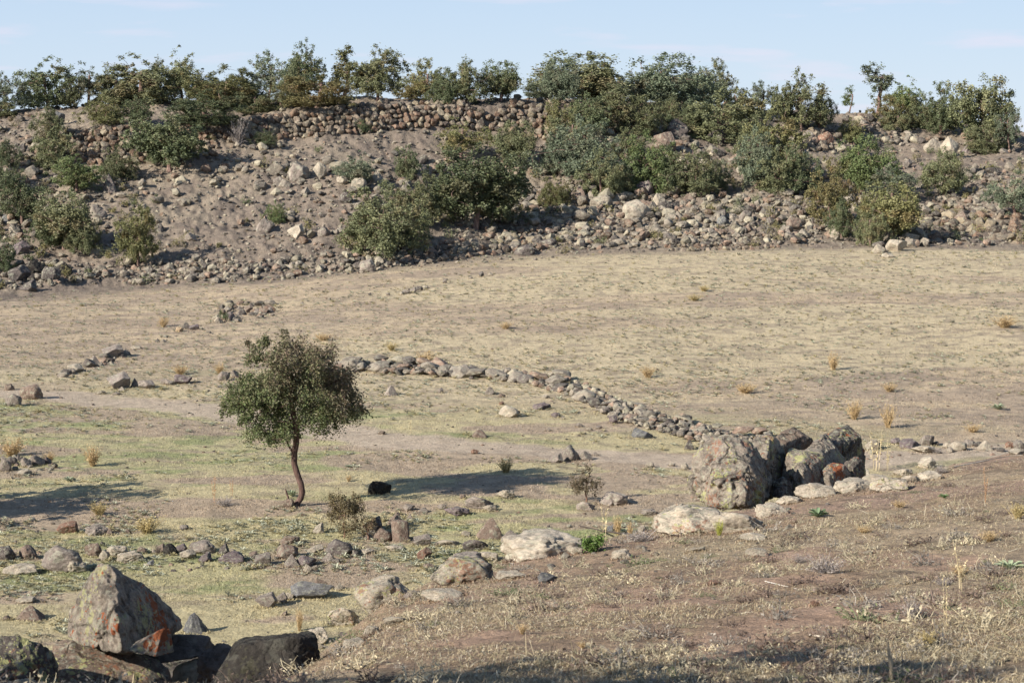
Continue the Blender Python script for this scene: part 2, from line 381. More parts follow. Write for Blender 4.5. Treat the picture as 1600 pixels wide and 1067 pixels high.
def rnd_planes(rng, n, jit=.25, squash=(1, 1, 1)):
    out = []
    for k in range(n):
        ph = k*2.39996+rng.random()*.8; z = 1-2*(k+.5)/n+(rng.random()-.5)*.3; z = max(-.98, min(.98, z)); q = math.sqrt(1-z*z)
        out.append(((q*math.cos(ph), q*math.sin(ph), z), .5*(1+(rng.random()-.5)*2*jit)))
    return out
def norm_box(V, sink=.16):
    lo, hi = V.min(0), V.max(0); V = (V-(lo+hi)/2)/(hi-lo); V[:, 2] += .5-sink; return V
def proto_rocks(sub, n0=0):
    out = {}
    for kind, cnt in (('round', 4), ('block', 5), ('slab', 4), ('peak', 3), ('column', 1)):
        L = []
        for k in range(cnt):
            rng = random.Random(hash_(kind)+k*13+n0)
            if kind == 'round': pl = rnd_planes(rng, 13, .2); sh, ro = 13, .07
            elif kind == 'block': pl = rnd_planes(rng, 9, .36); sh, ro = 45, .055
            elif kind == 'slab': pl = rnd_planes(rng, 11, .3); sh, ro = 26, .12
            elif kind == 'peak':
                pl = [((math.cos(a), math.sin(a), .75+rng.random()*.4), .34+rng.random()*.1) for a in [k+rng.random()*.5 for k in (0, 1.5, 3.0, 4.6)]]+[((0, 0, -1), .3)]+rnd_planes(rng, 7, .2)
                sh, ro = 40, .05
            else: pl = [((math.cos(a), math.sin(a), 0), .33+rng.random()*.04) for a in [x*math.pi/3 for x in range(6)]]+[((.1, 0, 1), .5), ((0, 0, -1), .5)]; sh, ro = 14, .04
            L.append(norm_box(rock_v(pl, sub, ro, k+hash_(kind) % 50+n0, sh), .14 if kind != 'slab' else .25))
        out[kind] = L
    return out
def hash_(s): return sum(ord(c)*(i+3) for i, c in enumerate(s))
PR = proto_rocks(5)
PM = {k: [mesh_np('rock', v, ICO[5][1], None, None, True) for v in L] for k, L in PR.items()}
for L in PM.values():
    for me in L: me.materials.append(M_ROCK)
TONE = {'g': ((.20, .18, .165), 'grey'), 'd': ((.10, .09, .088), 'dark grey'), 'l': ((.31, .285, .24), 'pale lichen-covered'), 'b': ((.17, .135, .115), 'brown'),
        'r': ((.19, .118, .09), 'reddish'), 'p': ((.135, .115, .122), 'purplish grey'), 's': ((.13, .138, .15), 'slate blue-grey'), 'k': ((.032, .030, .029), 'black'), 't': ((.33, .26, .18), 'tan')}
rocks = []      # (object, px, py, wpx, hpx, tone, kind)
def swap_mat(o, m):
    o.material_slots[0].link = 'OBJECT'; o.material_slots[0].material = m
def rock(px, py, w, h, tone='g', kind=None, mat=None, rot=None, name='rock', depth=None, dr=0, area='field'):
    rng = random.Random(int(px*31+py*17))
    x, y, z, r = hit(px, py)
    W = w*r/F; Hh = h*r/F; dep = W*(depth or rng.uniform(.65, .95))
    if kind is None: kind = 'slab' if w/h > 2.1 else ('peak' if rng.random() < .22 else ('round' if rng.random() < .4 else 'block'))
    L = PM[kind]; me = L[rng.randrange(len(L))]
    az = math.atan2(x, y); rr = r+dep*.38+dr; x, y = math.sin(az)*rr, math.cos(az)*rr; z2 = gz(x, y)
    zb = min(z, z2)
    if abs(z2-z) > Hh*.35: zb = z-min(.12*Hh, .1)
    else: zb = z
    o = obj(name, me, None, (x, y, zb))
    rz = rng.uniform(-.35, .35)+(math.pi if rng.random() < .5 else 0) if rot is None else rot
    o.rotation_euler = (rng.uniform(-.08, .08), rng.uniform(-.1, .1), rz)
    vis = .86 if kind != 'slab' else .75
    if area == 'hill': o.location.z -= .06*Hh
    o.scale = (W*1.04, dep, Hh/vis*1.02)
    cc = TONE[tone][0]; v = rng.uniform(.85, 1.15)
    if area == 'crest': v *= 1.3; o.location.z -= .18*Hh; o.scale.z *= 1.02
    if area == 'field': v *= 1.1; o.location.z -= .12*Hh; o.scale.z *= 1.12
    o.color = (cc[0]*v*1.12, cc[1]*v*1.02, cc[2]*v*.92, 1)
    if mat is not None: swap_mat(o, mat)
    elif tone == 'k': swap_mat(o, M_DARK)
    rocks.append((o, px, py, w, h, tone, kind, area)); return o
FIELD = '''20 635 25 20 g;50 625 34 23 b round;15 610 14 10 b;186 608 35 24 g;211 605 16 14 g;229 608 26 13 g;190 611 12 6 l;257 601 12 9 g;266 602 16 8 g;287 600 30 15 p;350 595 20 14 g;367 590 12 12 g;158 616 14 5 l;182 617 12 4 g
103 586 19 9 d;118 582 25 12 l;147 570 22 14 g;176 560 34 20 g;212 546 15 6 l;246 535 9 6 d;280 519 12 8 t;291 514 16 10 d;303 516 16 9 p;340 503 12 8 l;360 500 16 12 p;378 493 16 12 d;389 489 14 12 b;401 491 14 10 g;413 490 16 10 b;423 489 12 9 g;373 485 8 6 g;392 480 10 7 d
635 459 12 7 g;645 457 12 9 g;655 454 12 7 d;665 451 10 6 l;628 461 8 6 l;695 443 7 7 g;752 433 8 9 d;766 431 8 5 l;735 436 7 4 g
1365 704 25 16 l;1400 695 16 10 p;1422 701 32 13 p;1449 696 22 16 g;1442 708 35 10 l;1480 700 14 9 l;1496 704 28 14 l;1514 698 18 10 g;1540 704 25 15 l;1578 700 14 10 r;1592 701 20 12 g;1588 711 25 8 l
609 619 22 16 g peak;765 617 15 12 g;785 621 12 6 b;795 652 32 18 l;750 684 28 15 b peak;597 679 10 6 b;742 709 12 8 r;575 599 6 4 b;784 633 8 6 r;688 614 9 8 g
848 640 28 10 p;868 652 14 8 p;880 655 9 5 g;857 674 10 6 g;905 667 10 6 g;920 673 10 5 l;936 670 10 5 g;853 623 14 6 l;1003 685 34 16 s block;1000 665 12 6 l;1076 703 16 16 d peak;958 662 14 13 p;806 648 12 8 b
868 723 26 14 g;893 721 28 24 g;915 720 18 15 g;930 712 10 6 g;1015 731 14 9 l;1050 728 9 5 l;1070 734 12 11 l
451 793 18 14 b round;591 773 36 24 k block;497 834 18 18 l;585 836 32 28 d;598 846 30 20 b round;627 846 27 33 b column;617 824 26 22 b block;577 842 14 9 g;640 812 12 10 g;640 799 20 12 g;661 801 16 8 g;690 796 14 9 g;713 807 40 14 p;748 797 45 20 g;765 799 22 10 l;723 779 10 7 b;790 779 28 13 l
765 842 46 32 b peak;796 847 28 18 g;728 838 14 9 l;742 861 45 17 d;664 874 24 18 r
453 852 34 14 b;449 873 34 21 b round;433 863 6 6 d;455 886 30 19 g;480 887 32 19 p;495 866 25 14 l;531 868 44 24 d;513 878 25 14 g;482 895 17 14 l;555 869 14 10 g;575 866 22 8 l;525 881 14 8 g;410 884 28 20 g;407 889 8 5 g;400 874 12 9 d
615 861 30 8 l;659 853 30 17 g;700 853 36 9 l;670 888 18 7 b;580 820 8 4 g
488 936 66 28 s block;501 921 20 18 b;530 922 18 10 l;415 949 35 23 g;440 943 18 17 g;453 937 14 12 l;445 961 10 6 b;308 991 40 32 s peak;49 970 46 21 b peak;11 969 14 7 b;40 942 30 8 l;68 941 7 6 p
9 876 32 22 d;43 874 30 21 b;30 898 50 15 l;98 893 62 38 g;114 896 40 18 l;105 834 32 18 r;152 837 34 15 g;172 836 16 9 b;200 834 12 7 b;58 833 8 5 d;25 849 7 6 g;52 815 10 7 s;288 828 14 8 g
146 870 28 21 b;163 876 16 16 l;182 870 38 16 l;205 879 42 16 l;222 864 16 9 b;251 863 18 13 b;266 867 25 17 k;283 862 20 12 p;295 874 25 14 l;318 866 42 20 g;321 878 22 14 p;350 867 18 17 d;363 879 42 17 p round;395 873 14 12 b;235 884 14 9 s;160 853 8 7 d;180 860 14 6 b
9 737 18 20 g;18 727 16 13 d;30 721 12 10 d;41 730 16 15 g;56 728 26 16 g;38 744 24 10 l;74 725 12 11 p;6 722 10 10 g
1230 1004 12 10 g round;1349 938 9 8 t round;1272 947 13 10 r;1298 1023 14 10 t;1228 1043 15 9 r;1375 971 12 9 r;1422 912 12 5 l;1500 841 28 9 l;1357 866 16 5 l;1180 869 34 12 l;855 912 32 17 s;1114 914 22 6 r'''
for ln in FIELD.replace('\n', ';').split(';'):
    t = ln.split(); rock(*map(float, t[:4]), t[4], t[5] if len(t) > 5 else None)
SLABS = '''600 945 92 44 l y;535 978 52 34 l y;497 1006 36 26 l;580 993 26 18 l;645 935 30 14 g;722 912 100 48 l y;690 938 66 16 l;735 885 60 22 g;850 872 128 40 l;898 866 28 14 l;972 874 34 17 l;960 832 22 14 s;915 798 30 17 g;958 790 46 24 g;1015 806 26 12 g;1004 832 16 12 l
1072 836 110 48 l y;1150 832 84 36 l;1205 806 50 20 l;1270 778 62 26 l;1232 788 40 14 l;1335 769 62 22 l;1340 747 34 18 l;1388 768 58 24 l y;1422 756 34 16 l;1453 750 36 14 l;1448 732 28 20 l;1310 765 30 14 l;1090 862 30 8 l;1250 750 46 18 l;1290 752 40 20 l;1365 757 40 18 l;1410 744 30 14 l;1175 845 40 12 l;1060 812 50 26 l y;620 975 44 14 l;760 878 40 18 l;830 858 50 16 l;555 1012 40 14 l;800 905 50 12 l;470 1022 30 18 b'''
for ln in SLABS.replace('\n', ';').split(';'):
    t = ln.split(); rock(*map(float, t[:4]), t[4], 'slab', M_ROCKY if len(t) > 5 else None, area='crest')
# ---- big boulders, each with its own shape: planes in local units (x right, y away, z up)
def hull_planes(P):
    bm = bmesh.new()
    for p in P: bm.verts.new(p)
    res = bmesh.ops.convex_hull(bm, input=bm.verts); bm.normal_update()
    c = Vector(np.mean(np.array(P), 0)); out = []
    for f in bm.faces:
        n = f.normal.copy(); d = n.dot(f.verts[0].co-c)
        if d < 0: n, d = -n, -d
        if d > 1e-4 and not any((Vector(a)-n).length < .05 for a, _ in out): out.append((tuple(n), d))
    bm.free(); return out, c
def boulder(px, py, r, P, tone, mat, label, rough=.035, seed=1, sharp=30, sub=7, name='boulder', fs=2.2):
    """P: corner points in photo pixels (dx right, depth away, dy up) about the base point"""
    az, s = ray(px, py); az = float(az); x, y, z = math.sin(az)*r, math.cos(az)*r, CZ+float(s)*r
    k = r/F; Pm = [(a*k, b*k, c*k) for a, b, c in P]
    pl, c = hull_planes(Pm); S = max(d for _, d in pl); pl = [(n, d/S) for n, d in pl]
    V = rock_v(pl, sub, rough, seed, sharp, fs)*S+np.array(c)[None]
    me = mesh_np(name, V, ICO[sub][1], mat, None, True)
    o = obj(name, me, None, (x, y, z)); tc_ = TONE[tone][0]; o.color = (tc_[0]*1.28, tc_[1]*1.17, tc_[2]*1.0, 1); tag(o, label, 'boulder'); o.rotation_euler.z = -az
    return o
boulder(195, 1008, 22.5, [(-90, 60, 8), (-91, 70, 38), (-76, 35, 74), (-46, -10, 118), (-34, -20, 134), (-24, -16, 137), (-36, 40, 124), (-8, -24, 122), (14, 20, 98), (42, 60, 76), (70, 90, 42), (-4, -100, 14), (-12, -100, 60), (10, -60, 0), (-70, 0, 4), (58, 20, -12), (50, 10, 30), (92, 90, 2), (84, 100, 24), (90, 140, 0), (-60, 150, 0), (-30, 120, 84), (30, 120, 60)],
        'g', M_ROCKO, 'large peaked boulder with orange lichen blotches perched on low rocks', .055, 3, 45)
boulder(242, 1018, 21.6, [(-44, 0, 4), (-10, -14, 26), (14, -10, 40), (24, 0, 36), (30, 0, -2), (0, -30, 0), (-30, 30, 10), (20, 40, 20), (20, 30, 0)],
        'g', M_ROCKO, 'small wedge of rock with orange lichen leaning on the peaked boulder', .04, 33, 40, 6)
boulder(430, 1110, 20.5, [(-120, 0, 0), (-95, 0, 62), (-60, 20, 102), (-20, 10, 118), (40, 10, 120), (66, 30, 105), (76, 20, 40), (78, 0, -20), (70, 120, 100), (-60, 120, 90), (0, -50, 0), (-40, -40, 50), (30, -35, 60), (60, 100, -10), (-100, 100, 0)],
        'k', M_DARK, 'big black shaded boulder at the bottom edge left of the dry slope', .05, 5, 20)  # near-black base colour also carries part of the shade lying on this boulder
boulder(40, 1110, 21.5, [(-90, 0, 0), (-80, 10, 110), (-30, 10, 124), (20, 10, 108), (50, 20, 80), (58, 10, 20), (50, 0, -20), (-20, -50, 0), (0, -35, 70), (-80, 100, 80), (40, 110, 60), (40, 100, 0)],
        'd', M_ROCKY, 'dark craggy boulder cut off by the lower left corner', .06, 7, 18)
boulder(175, 1105, 22.5, [(-110, 0, 0), (-105, 40, 85), (-60, 60, 98), (0, 50, 88), (60, 30, 70), (96, 20, 45), (100, 0, -10), (-60, -60, 50), (10, -70, 30), (60, -50, 0), (-60, -60, -20), (80, 120, 40), (-80, 140, 80)],
        'b', M_ROCKY, 'broad lichen-crusted rock slab beneath the peaked boulder', .06, 9, 20)
boulder(312, 1090, 23, [(-55, 0, 0), (-40, 20, 48), (0, 10, 62), (36, 10, 60), (52, 20, 20), (50, 0, -10), (0, -40, 0), (10, 60, 50), (-30, 60, 20)],
        'l', M_ROCK, 'pale rock between the broad slab and the black boulder', .07, 11, 18, 6)
boulder(250, 1030, 23.2, [(-30, 0, 0), (-20, 10, 32), (30, 10, 36), (80, 10, 30), (92, 20, 0), (0, -30, 0), (60, -20, 5), (10, 60, 25), (70, 60, 20)],
        'd', M_DARK, 'low dark rock wedged under the right side of the peaked boulder', .06, 12, 18, 6)
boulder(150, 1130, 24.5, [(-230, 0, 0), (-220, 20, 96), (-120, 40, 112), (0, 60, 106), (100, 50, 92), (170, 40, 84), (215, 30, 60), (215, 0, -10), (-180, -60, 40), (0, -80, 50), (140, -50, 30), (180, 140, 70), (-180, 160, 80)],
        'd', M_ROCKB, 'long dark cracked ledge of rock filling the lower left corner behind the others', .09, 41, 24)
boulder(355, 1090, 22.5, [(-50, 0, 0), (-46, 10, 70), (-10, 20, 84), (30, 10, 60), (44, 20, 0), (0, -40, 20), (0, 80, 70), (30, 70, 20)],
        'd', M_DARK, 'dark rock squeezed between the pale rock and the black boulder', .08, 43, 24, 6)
boulder(20, 1120, 20, [(-60, 0, 0), (-40, 0, 50), (20, 0, 62), (70, 0, 48), (90, 0, 0), (0, -40, 0), (0, 60, 30)],
        'l', M_ROCK, 'pale rough rock at the very corner in front of the craggy boulder', .07, 13, 18, 6)
boulder(1145, 792, 35.2, [(-68, 50, 0), (-77, 45, 42), (-70, 35, 68), (-50, 30, 92), (-20, 20, 110), (10, 30, 112), (34, 60, 96), (56, 80, 58), (66, 90, 20), (62, 80, 0), (20, -70, 14), (22, -66, 42), (-24, -50, 56), (-34, -40, 6), (-4, -15, 84), (30, 0, 78), (46, 10, 44), (40, -20, -4), (-50, 120, 84), (40, 130, 60), (50, 130, 0), (-60, 120, 0)],
        'g', M_ROCKY, 'huge rounded boulder crusted in yellow lichen, leftmost of the crest boulders', .10, 15, 24)
boulder(1202, 775, 37.2, [(-50, 0, 0), (-45, 0, 74), (-22, 0, 95), (0, 0, 94), (14, 30, 84), (34, 80, 36), (36, 90, 0), (-6, -60, 0), (-4, -50, 70), (0, 100, 90), (30, 120, 0), (-50, 100, 0)],
        'g', M_ROCKY, 'tall lichened boulder tucked behind the huge rounded boulder', .075, 17, 34)
boulder(1262, 775, 37, [(-42, 10, 0), (-40, 10, 48), (-32, 10, 66), (-8, 10, 68), (24, 30, 56), (50, 60, 22), (46, 60, 0), (-4, -50, 0), (-8, -45, 44), (20, 90, 60), (-30, 90, 60), (40, 90, 0)],
        'g', M_ROCKY, 'mid-sized boulder with yellow lichen in front of the split dark rocks', .07, 19, 50)
boulder(1240, 712, 39.5, [(-42, 0, -30), (-40, 10, 20), (-22, 20, 34), (14, 30, 28), (32, 50, 18), (30, 50, -30), (-30, -40, -10), (-28, -38, 20), (0, 90, 34), (30, 90, 0)],
        'b', M_ROCKB, 'flat-topped brown rock wedged atop the crest boulders', .06, 21, 60)
boulder(1288, 758, 38.6, [(-28, 10, -10), (-30, 10, 58), (-10, 20, 66), (16, 30, 56), (40, 50, 20), (38, 50, -10), (-14, -60, -4), (-16, -54, 50), (0, 90, 70), (30, 90, 10)],
        'g', M_ROCKO, 'tan faceted rock in front of the darkest crest boulder', .07, 25, 60)
boulder(1315, 750, 40, [(-44, 20, 0), (-48, 30, 48), (-26, 20, 66), (4, 30, 70), (28, 50, 60), (38, 80, 28), (34, 80, 0), (-20, -50, 0), (-14, -40, 60), (10, 100, 76), (30, 120, 10), (-30, 100, 50)],
        'd', M_ROCKO, 'dark split boulder with sharp facets, rightmost of the crest boulders', .085, 23, 50)
boulder(1302, 762, 37.2, [(-30, 0, 0), (-28, 10, 26), (-6, 10, 38), (20, 20, 34), (30, 40, 14), (30, 30, -4), (-4, -40, 0), (-8, -30, 24), (0, 60, 30), (24, 60, 10)],
        'g', M_ROCKO, 'low lit block of rock leaning on the front of the dark split boulder', .08, 51, 40, 6)
boulder(1336, 750, 38.2, [(-18, 0, 0), (-16, 10, 26), (-2, 10, 36), (12, 20, 30), (17, 30, 8), (16, 20, -4), (0, -26, 0), (-4, -20, 22), (0, 40, 28)],
        'd', M_ROCKO, 'small dark jagged rock at the right end of the crest boulders', .09, 53, 40, 6)
boulder(1222, 775, 36, [(-16, 0, 0), (-14, 10, 22), (0, 10, 30), (14, 20, 20), (17, 20, -4), (0, -26, 0), (0, 40, 20)],
        'd', M_ROCKB, 'small dark rock in the gap between the crest boulders', .09, 55, 30, 6)
# ------------------------------------------------------------------ stones joined into one mesh
LOW = {}
for s in (3, 4):
    P_ = proto_rocks(s, 5); LOW[s] = [v for k in ('round', 'block', 'block', 'peak', 'slab') for v in P_[k]]
LOW[2] = [norm_box(rock_v(rnd_planes(random.Random(k), 8, .36), 2, .10, k, 30), .2) for k in range(8)]
def stone_verts(rng, sub, loc, sx, sy, sz, rz=None, tilt=.3):
    v = LOW[sub][rng.randrange(len(LOW[sub]))]*np.array([sx, sy, sz])
    e = Matrix.Rotation(rng.random()*6.28 if rz is None else rz, 3, 'Z')@Matrix.Rotation(rng.uniform(-tilt, tilt), 3, 'X')@Matrix.Rotation(rng.uniform(-tilt, tilt), 3, 'Y')
    return v@np.array(e).T+np.array(loc)
def join_stones(name, items, sub, mat=M_STONES):
    Vs, Fs, Cs = [], [], []; k = 0; fc = ICO[sub][1]
    for v, c in items:
        Vs.append(v); Fs.append(fc+k); k += len(v); Cs.append(np.tile(c, (len(v), 1)))
    return mesh_np(name, np.concatenate(Vs), np.concatenate(Fs), mat, np.concatenate(Cs), False)
def stone_col(rng, warm=0.):
    t = rng.random()
    c = np.array([.20, .18, .155]) if t < .42 else np.array([.265, .245, .195]) if t < .62 else np.array([.095, .085, .08]) if t < .88 else np.array([.21, .155, .125])
    if rng.random() < warm*.7: c = np.array([.18, .136, .108])
    return c*rng.uniform(.7, 1.2)*np.array([1.11, 1.03, .93])
# high retaining wall across the hill, and shorter ones
def wall(name, top, bot, label, size=11, warm=.2, seed=1, group=None, sub=3, over=0):
    rng = random.Random(seed); items = []
    x0, x1 = max(top[0][0], bot[0][0]), min(top[-1][0], bot[-1][0])
    tx, ty = zip(*top); bx, by = zip(*bot); pts = []
    row = 0; n = int(max(np.array(by).max()-np.array(ty).min(), 8)/(size*.72))+1
    for rw in range(n):
        px = x0+rng.random()*size
        while px < x1:
            s = size*rng.uniform(.75, 1.35); t = np.interp(px, tx, ty); b = np.interp(px, bx, by)
            py = b-rw*size*.72+rng.uniform(-1.5, 1.5)
            if py > t+s*.3:
                x, y, z, r = hit(px, py); k = r/F
                items.append((stone_verts(rng, sub, (x, y-.12, z-.3*s*k), s*k*1.1, s*k*1.3, s*k*rng.uniform(.85, 1.1), rng.uniform(-.4, .4)+(3.14 if rng.random() < .5 else 0), .2), stone_col(rng, warm)*np.array([.86, .80, .76]))); pts.append((x, y, z))
            px += s*.84
    P = np.array(pts); c = P.mean(0); c[2] = P[:, 2].min()
    items = [(v-c, col) for v, col in items]
    o = obj(name, join_stones(name, items, sub), None, tuple(c)); tag(o, label, 'stone wall', group or 'dry stone walls on the hillside'); return o
wall('stone_wall', [(105, 200), (200, 194), (300, 193), (345, 196)], [(105, 250), (160, 254), (240, 250), (300, 236), (345, 230)], 'rusty toned dry stone retaining wall high on the left of the hill', 12, .5, 1)
wall('stone_wall', [(350, 194), (400, 180), (470, 172), (550, 162), (600, 158), (650, 157), (700, 155), (758, 168)], [(350, 224), (400, 216), (500, 211), (560, 206), (640, 196), (700, 192), (758, 200)], 'long dry stone retaining wall running along the hilltop above the bare slope', 11, .25, 2)
wall('stone_wall', [(765, 178), (790, 158), (830, 152), (872, 160)], [(765, 200), (800, 206), (840, 214), (872, 220)], 'short high section of dry stone wall right of the gap in the hilltop wall', 11, .3, 3)
wall('stone_wall', [(640, 386), (680, 376), (740, 368), (800, 360), (850, 355)], [(640, 412), (680, 408), (740, 400), (800, 392), (850, 385)], 'dry stone wall at the hill foot right of the olive oak', 12, .3, 4)
wall('stone_wall', [(1210, 205), (1260, 200), (1320, 205)], [(1210, 232), (1260, 238), (1320, 232)], 'short crumbling stone wall on the upper right of the hill', 12, .15, 5)
wall('stone_wall', [(1450, 340), (1500, 328), (1560, 330), (1600, 338)], [(1450, 372), (1500, 370), (1560, 372), (1605, 374)], 'rust stained boulder wall at the hill foot on the far right', 15, .5, 6)
wall('stone_wall', [(1040, 372), (1100, 366), (1180, 360), (1220, 358)], [(1040, 392), (1100, 392), (1180, 388), (1220, 386)], 'low wall of small grey stones along the hill foot at centre right', 9, .05, 7)
# rubble: polygons (in photo points) with density per pixel and stone size range
BELTS = [([(0, 190), (60, 178), (110, 185), (105, 260), (190, 260), (200, 300), (130, 400), (0, 420)], .011, 5, 15),
         ([(190, 412), (300, 405), (420, 408), (560, 392), (640, 380), (640, 412), (560, 428), (420, 440), (190, 447)], .020, 6, 13),
         ([(0, 405), (100, 412), (190, 430), (100, 446), (0, 460)], .012, 6, 12),
         ([(560, 380), (640, 372), (680, 385), (680, 412), (580, 420)], .012, 8, 15),
         ([(380, 315), (470, 320), (560, 345), (560, 385), (400, 385)], .0045, 6, 18),
         ([(360, 250), (460, 262), (560, 240), (720, 245), (800, 300), (700, 330), (540, 325), (400, 300)], .006, 7, 22),
         ([(190, 260), (340, 222), (430, 225), (420, 270), (300, 320), (200, 330)], .0065, 5, 16),
         ([(300, 320), (420, 300), (430, 400), (250, 400)], .0025, 4, 10),
         ([(720, 330), (860, 310), (1000, 300), (1100, 310), (1350, 300), (1440, 340), (1440, 370), (1300, 380), (1040, 388), (860, 392), (700, 400)], .0185, 5, 15),
         ([(800, 255), (900, 265), (900, 310), (780, 310)], .010, 6, 15),
         ([(900, 290), (1060, 290), (1060, 345), (900, 350)], .010, 10, 24),
         ([(1200, 215), (1350, 215), (1440, 260), (1320, 300), (1180, 300)], .009, 6, 16),
         ([(1340, 185), (1430, 185), (1440, 225), (1340, 225)], .016, 7, 15),
         ([(1440, 215), (1600, 205), (1600, 235), (1440, 238)], .010, 6, 15),
         ([(1500, 265), (1600, 265), (1600, 335), (1430, 345), (1480, 290)], .016, 6, 14),
         ([(1350, 340), (1450, 335), (1450, 385), (1370, 395)], .016, 9, 20),
         ([(1450, 368), (1600, 370), (1600, 384), (1450, 384)], .012, 6, 12),
         ([(600, 190), (870, 200), (840, 250), (700, 235)], .0035, 4, 9),
         ([(300, 205), (560, 213), (760, 250), (540, 300), (330, 330)], .0042, 2, 5),
         ([(0, 180), (300, 150), (900, 140), (1300, 165), (1600, 205), (1600, 225), (1200, 215), (900, 165), (300, 190), (0, 215)], .0035, 5, 14),
         ([(900, 180), (1200, 180), (1210, 290), (900, 290)], .007, 7, 20),
         ([(0, 420), (400, 395), (800, 340), (1600, 260), (1600, 384), (1040, 392), (400, 440), (0, 458)], .0075, 3, 6),
         ([(0, 200), (560, 200), (870, 210), (1600, 230), (1600, 384), (1040, 392), (560, 425), (0, 458)], .012, 2.0, 7),
         ([(330, 480), (430, 472), (430, 497), (340, 506)], .012, 4, 9),
         ([(0, 862), (560, 855), (580, 890), (300, 892), (0, 900)], .010, 3, 9),
         ([(660, 850), (900, 800), (1010, 790), (1000, 850), (700, 940)], .0025, 3, 9),
         ([(0, 715), (85, 712), (85, 745), (0, 748)], .014, 4, 10),
         ([(160, 600), (400, 585), (400, 604), (160, 618)], .005, 3, 7),
         ([(1350, 695), (1600, 690), (1600, 712), (1350, 710)], .010, 4, 11),
         ([(480, 985), (620, 930), (900, 850), (1100, 820), (1450, 735), (1460, 760), (1100, 870), (900, 890), (640, 990), (500, 1030)], .0035, 4, 12),
         ([(335, 476), (430, 470), (430, 497), (335, 506)], .018, 5, 13),
         ([(95, 584), (200, 546), (200, 562), (95, 592)], .018, 5, 15),
         ([(200, 546), (340, 500), (340, 508), (200, 554)], .008, 3, 8),
         ([(430, 478), (640, 446), (760, 428), (860, 396), (860, 402), (760, 434), (640, 460), (430, 486)], .006, 3, 8),
         ([(90, 590), (200, 548), (430, 482), (430, 492), (200, 562), (95, 596)], .0035, 3, 7)]
def inpoly(x, y, P):
    c = False; j = len(P)-1
    for i in range(len(P)):
        if (P[i][1] > y) != (P[j][1] > y) and x < (P[j][0]-P[i][0])*(y-P[i][1])/(P[j][1]-P[i][1])+P[i][0]: c = not c
        j = i
    return c
rng = random.Random(99); cand = []
for P, dens, s0, s1 in BELTS:
    P = [(-170 if p[0] == 0 else 1780 if p[0] == 1600 else p[0], p[1]) for p in P]
    xs = [p[0] for p in P]; ys = [p[1] for p in P]; A = (max(xs)-min(xs))*(max(ys)-min(ys))
    for _ in range(int(A*dens*(2.0 if dens > .0115 else 1.0 if dens < .0068 else 1.2))):
        x, y = rng.uniform(min(xs), max(xs)), rng.uniform(min(ys), max(ys))
        if inpoly(x, y, P): cand.append((s0*.7+(s1*1.15-s0*.7)*rng.random()**3, x, y))
cand.sort(reverse=True)
HAND = '''1484 246 30 32 l block;1456 236 28 20 l;1512 240 18 14 p;1530 236 20 14 p;1552 226 16 12 g;1568 241 14 10 g;1396 262 18 12 d;1418 262 16 14 g;1413 290 32 22 k;89 196 22 22 s;172 300 26 28 d;155 345 32 26 g;150 397 26 13 l;250 362 18 14 d;298 377 18 14 g;465 282 34 28 g;500 278 22 26 l;438 292 20 18 g;535 290 18 16 l;560 300 24 24 l;590 290 28 26 l;540 318 20 18 d;462 374 26 26 l;412 362 24 22 g;508 370 22 18 g;452 340 18 11 l;545 392 22 14 g;575 426 26 22 g;592 402 18 16 l;592 414 18 14 l;33 398 28 22 p;22 366 18 14 l;25 372 18 11 g;10 348 18 12 s;995 345 44 34 l round;1030 325 26 24 l;985 300 22 20 l;1015 306 20 16 b;1340 255 22 16 b;1300 330 26 20 l;1240 360 22 22 b;1230 372 20 16 g;1310 372 26 22 l;1400 392 32 18 l;1375 397 24 16 l;1420 380 30 16 l;1385 403 18 8 l;1040 240 34 34 b;1055 215 40 30 d;1020 200 26 20 l;1122 225 36 24 d;1262 222 30 18 g;1290 224 26 20 r;1500 352 24 22 b;1330 332 20 16 l;935 376 24 14 b;858 388 30 16 d;820 400 34 18 d;1130 352 20 16 s;1205 352 18 15 d;905 180 20 30 l;895 200 18 26 l;1075 318 24 16 b;1166 346 22 18 g;45 455 26 18 d;80 440 30 24 d;30 440 34 26 d;60 430 30 24 k;100 430 26 20 k'''
for ln in HAND.split(';'):
    t = ln.split(); rock(*map(float, t[:4]), t[4], t[5] if len(t) > 5 else None, area='hill')
NB = max(0, 300-len(rocks)); print('hand', len(rocks))
tones = 'gglllbdpgrb'
random.Random(4).shuffle(cand[:1])
for s, x, y in cand[:NB]:
    rock(x, y+s*.4, s*rng.uniform(1., 1.35), s*rng.uniform(.75, 1.1), rng.choice(tones), area='hill')
for sub, lst in ((3, cand[NB:NB+7000]), (2, cand[NB+7000:])):
    items = []
    for s, px, py in lst:
        x, y, z, r = hit(px, py); k = s*r/F
        items.append((stone_verts(rng, sub, (x, y, z-.02), k*rng.uniform(.9, 1.4), k*rng.uniform(.8, 1.2), k*rng.uniform(.6, 1.0)), stone_col(rng, .08)))
    if sub == 3: big = items
    else: small = items
o = obj('rubble', join_stones('rubble', big, 3)); tag(o, 'countless broken stones strewn in belts across the hillside', 'rubble', None, 'stuff')
# pebbles: hill scatter plus the field and the near slope
for _ in range(4800):
    px, py = rng.uniform(-200, 1800), rng.uniform(392, 1075)
    x, y, z, r = hit(px, py); s = rng.choice([1.5, 2, 2.5, 3, 4.5])*(1 if py < 800 else 1.2); k = s*min(r, 60)/F
    if f2(np.array([x*.15]), np.array([y*.3]), 3, 77)[0] < .47: continue
    small.append((stone_verts(rng, 2, (x, y, z-.005), k*1.3, k, k*.7), stone_col(rng, .25)*.85))
o = obj('pebbles', join_stones('pebbles', small, 2)); tag(o, 'small stones and clods scattered over the hill, the field and the near slope', 'pebbles', None, 'stuff')
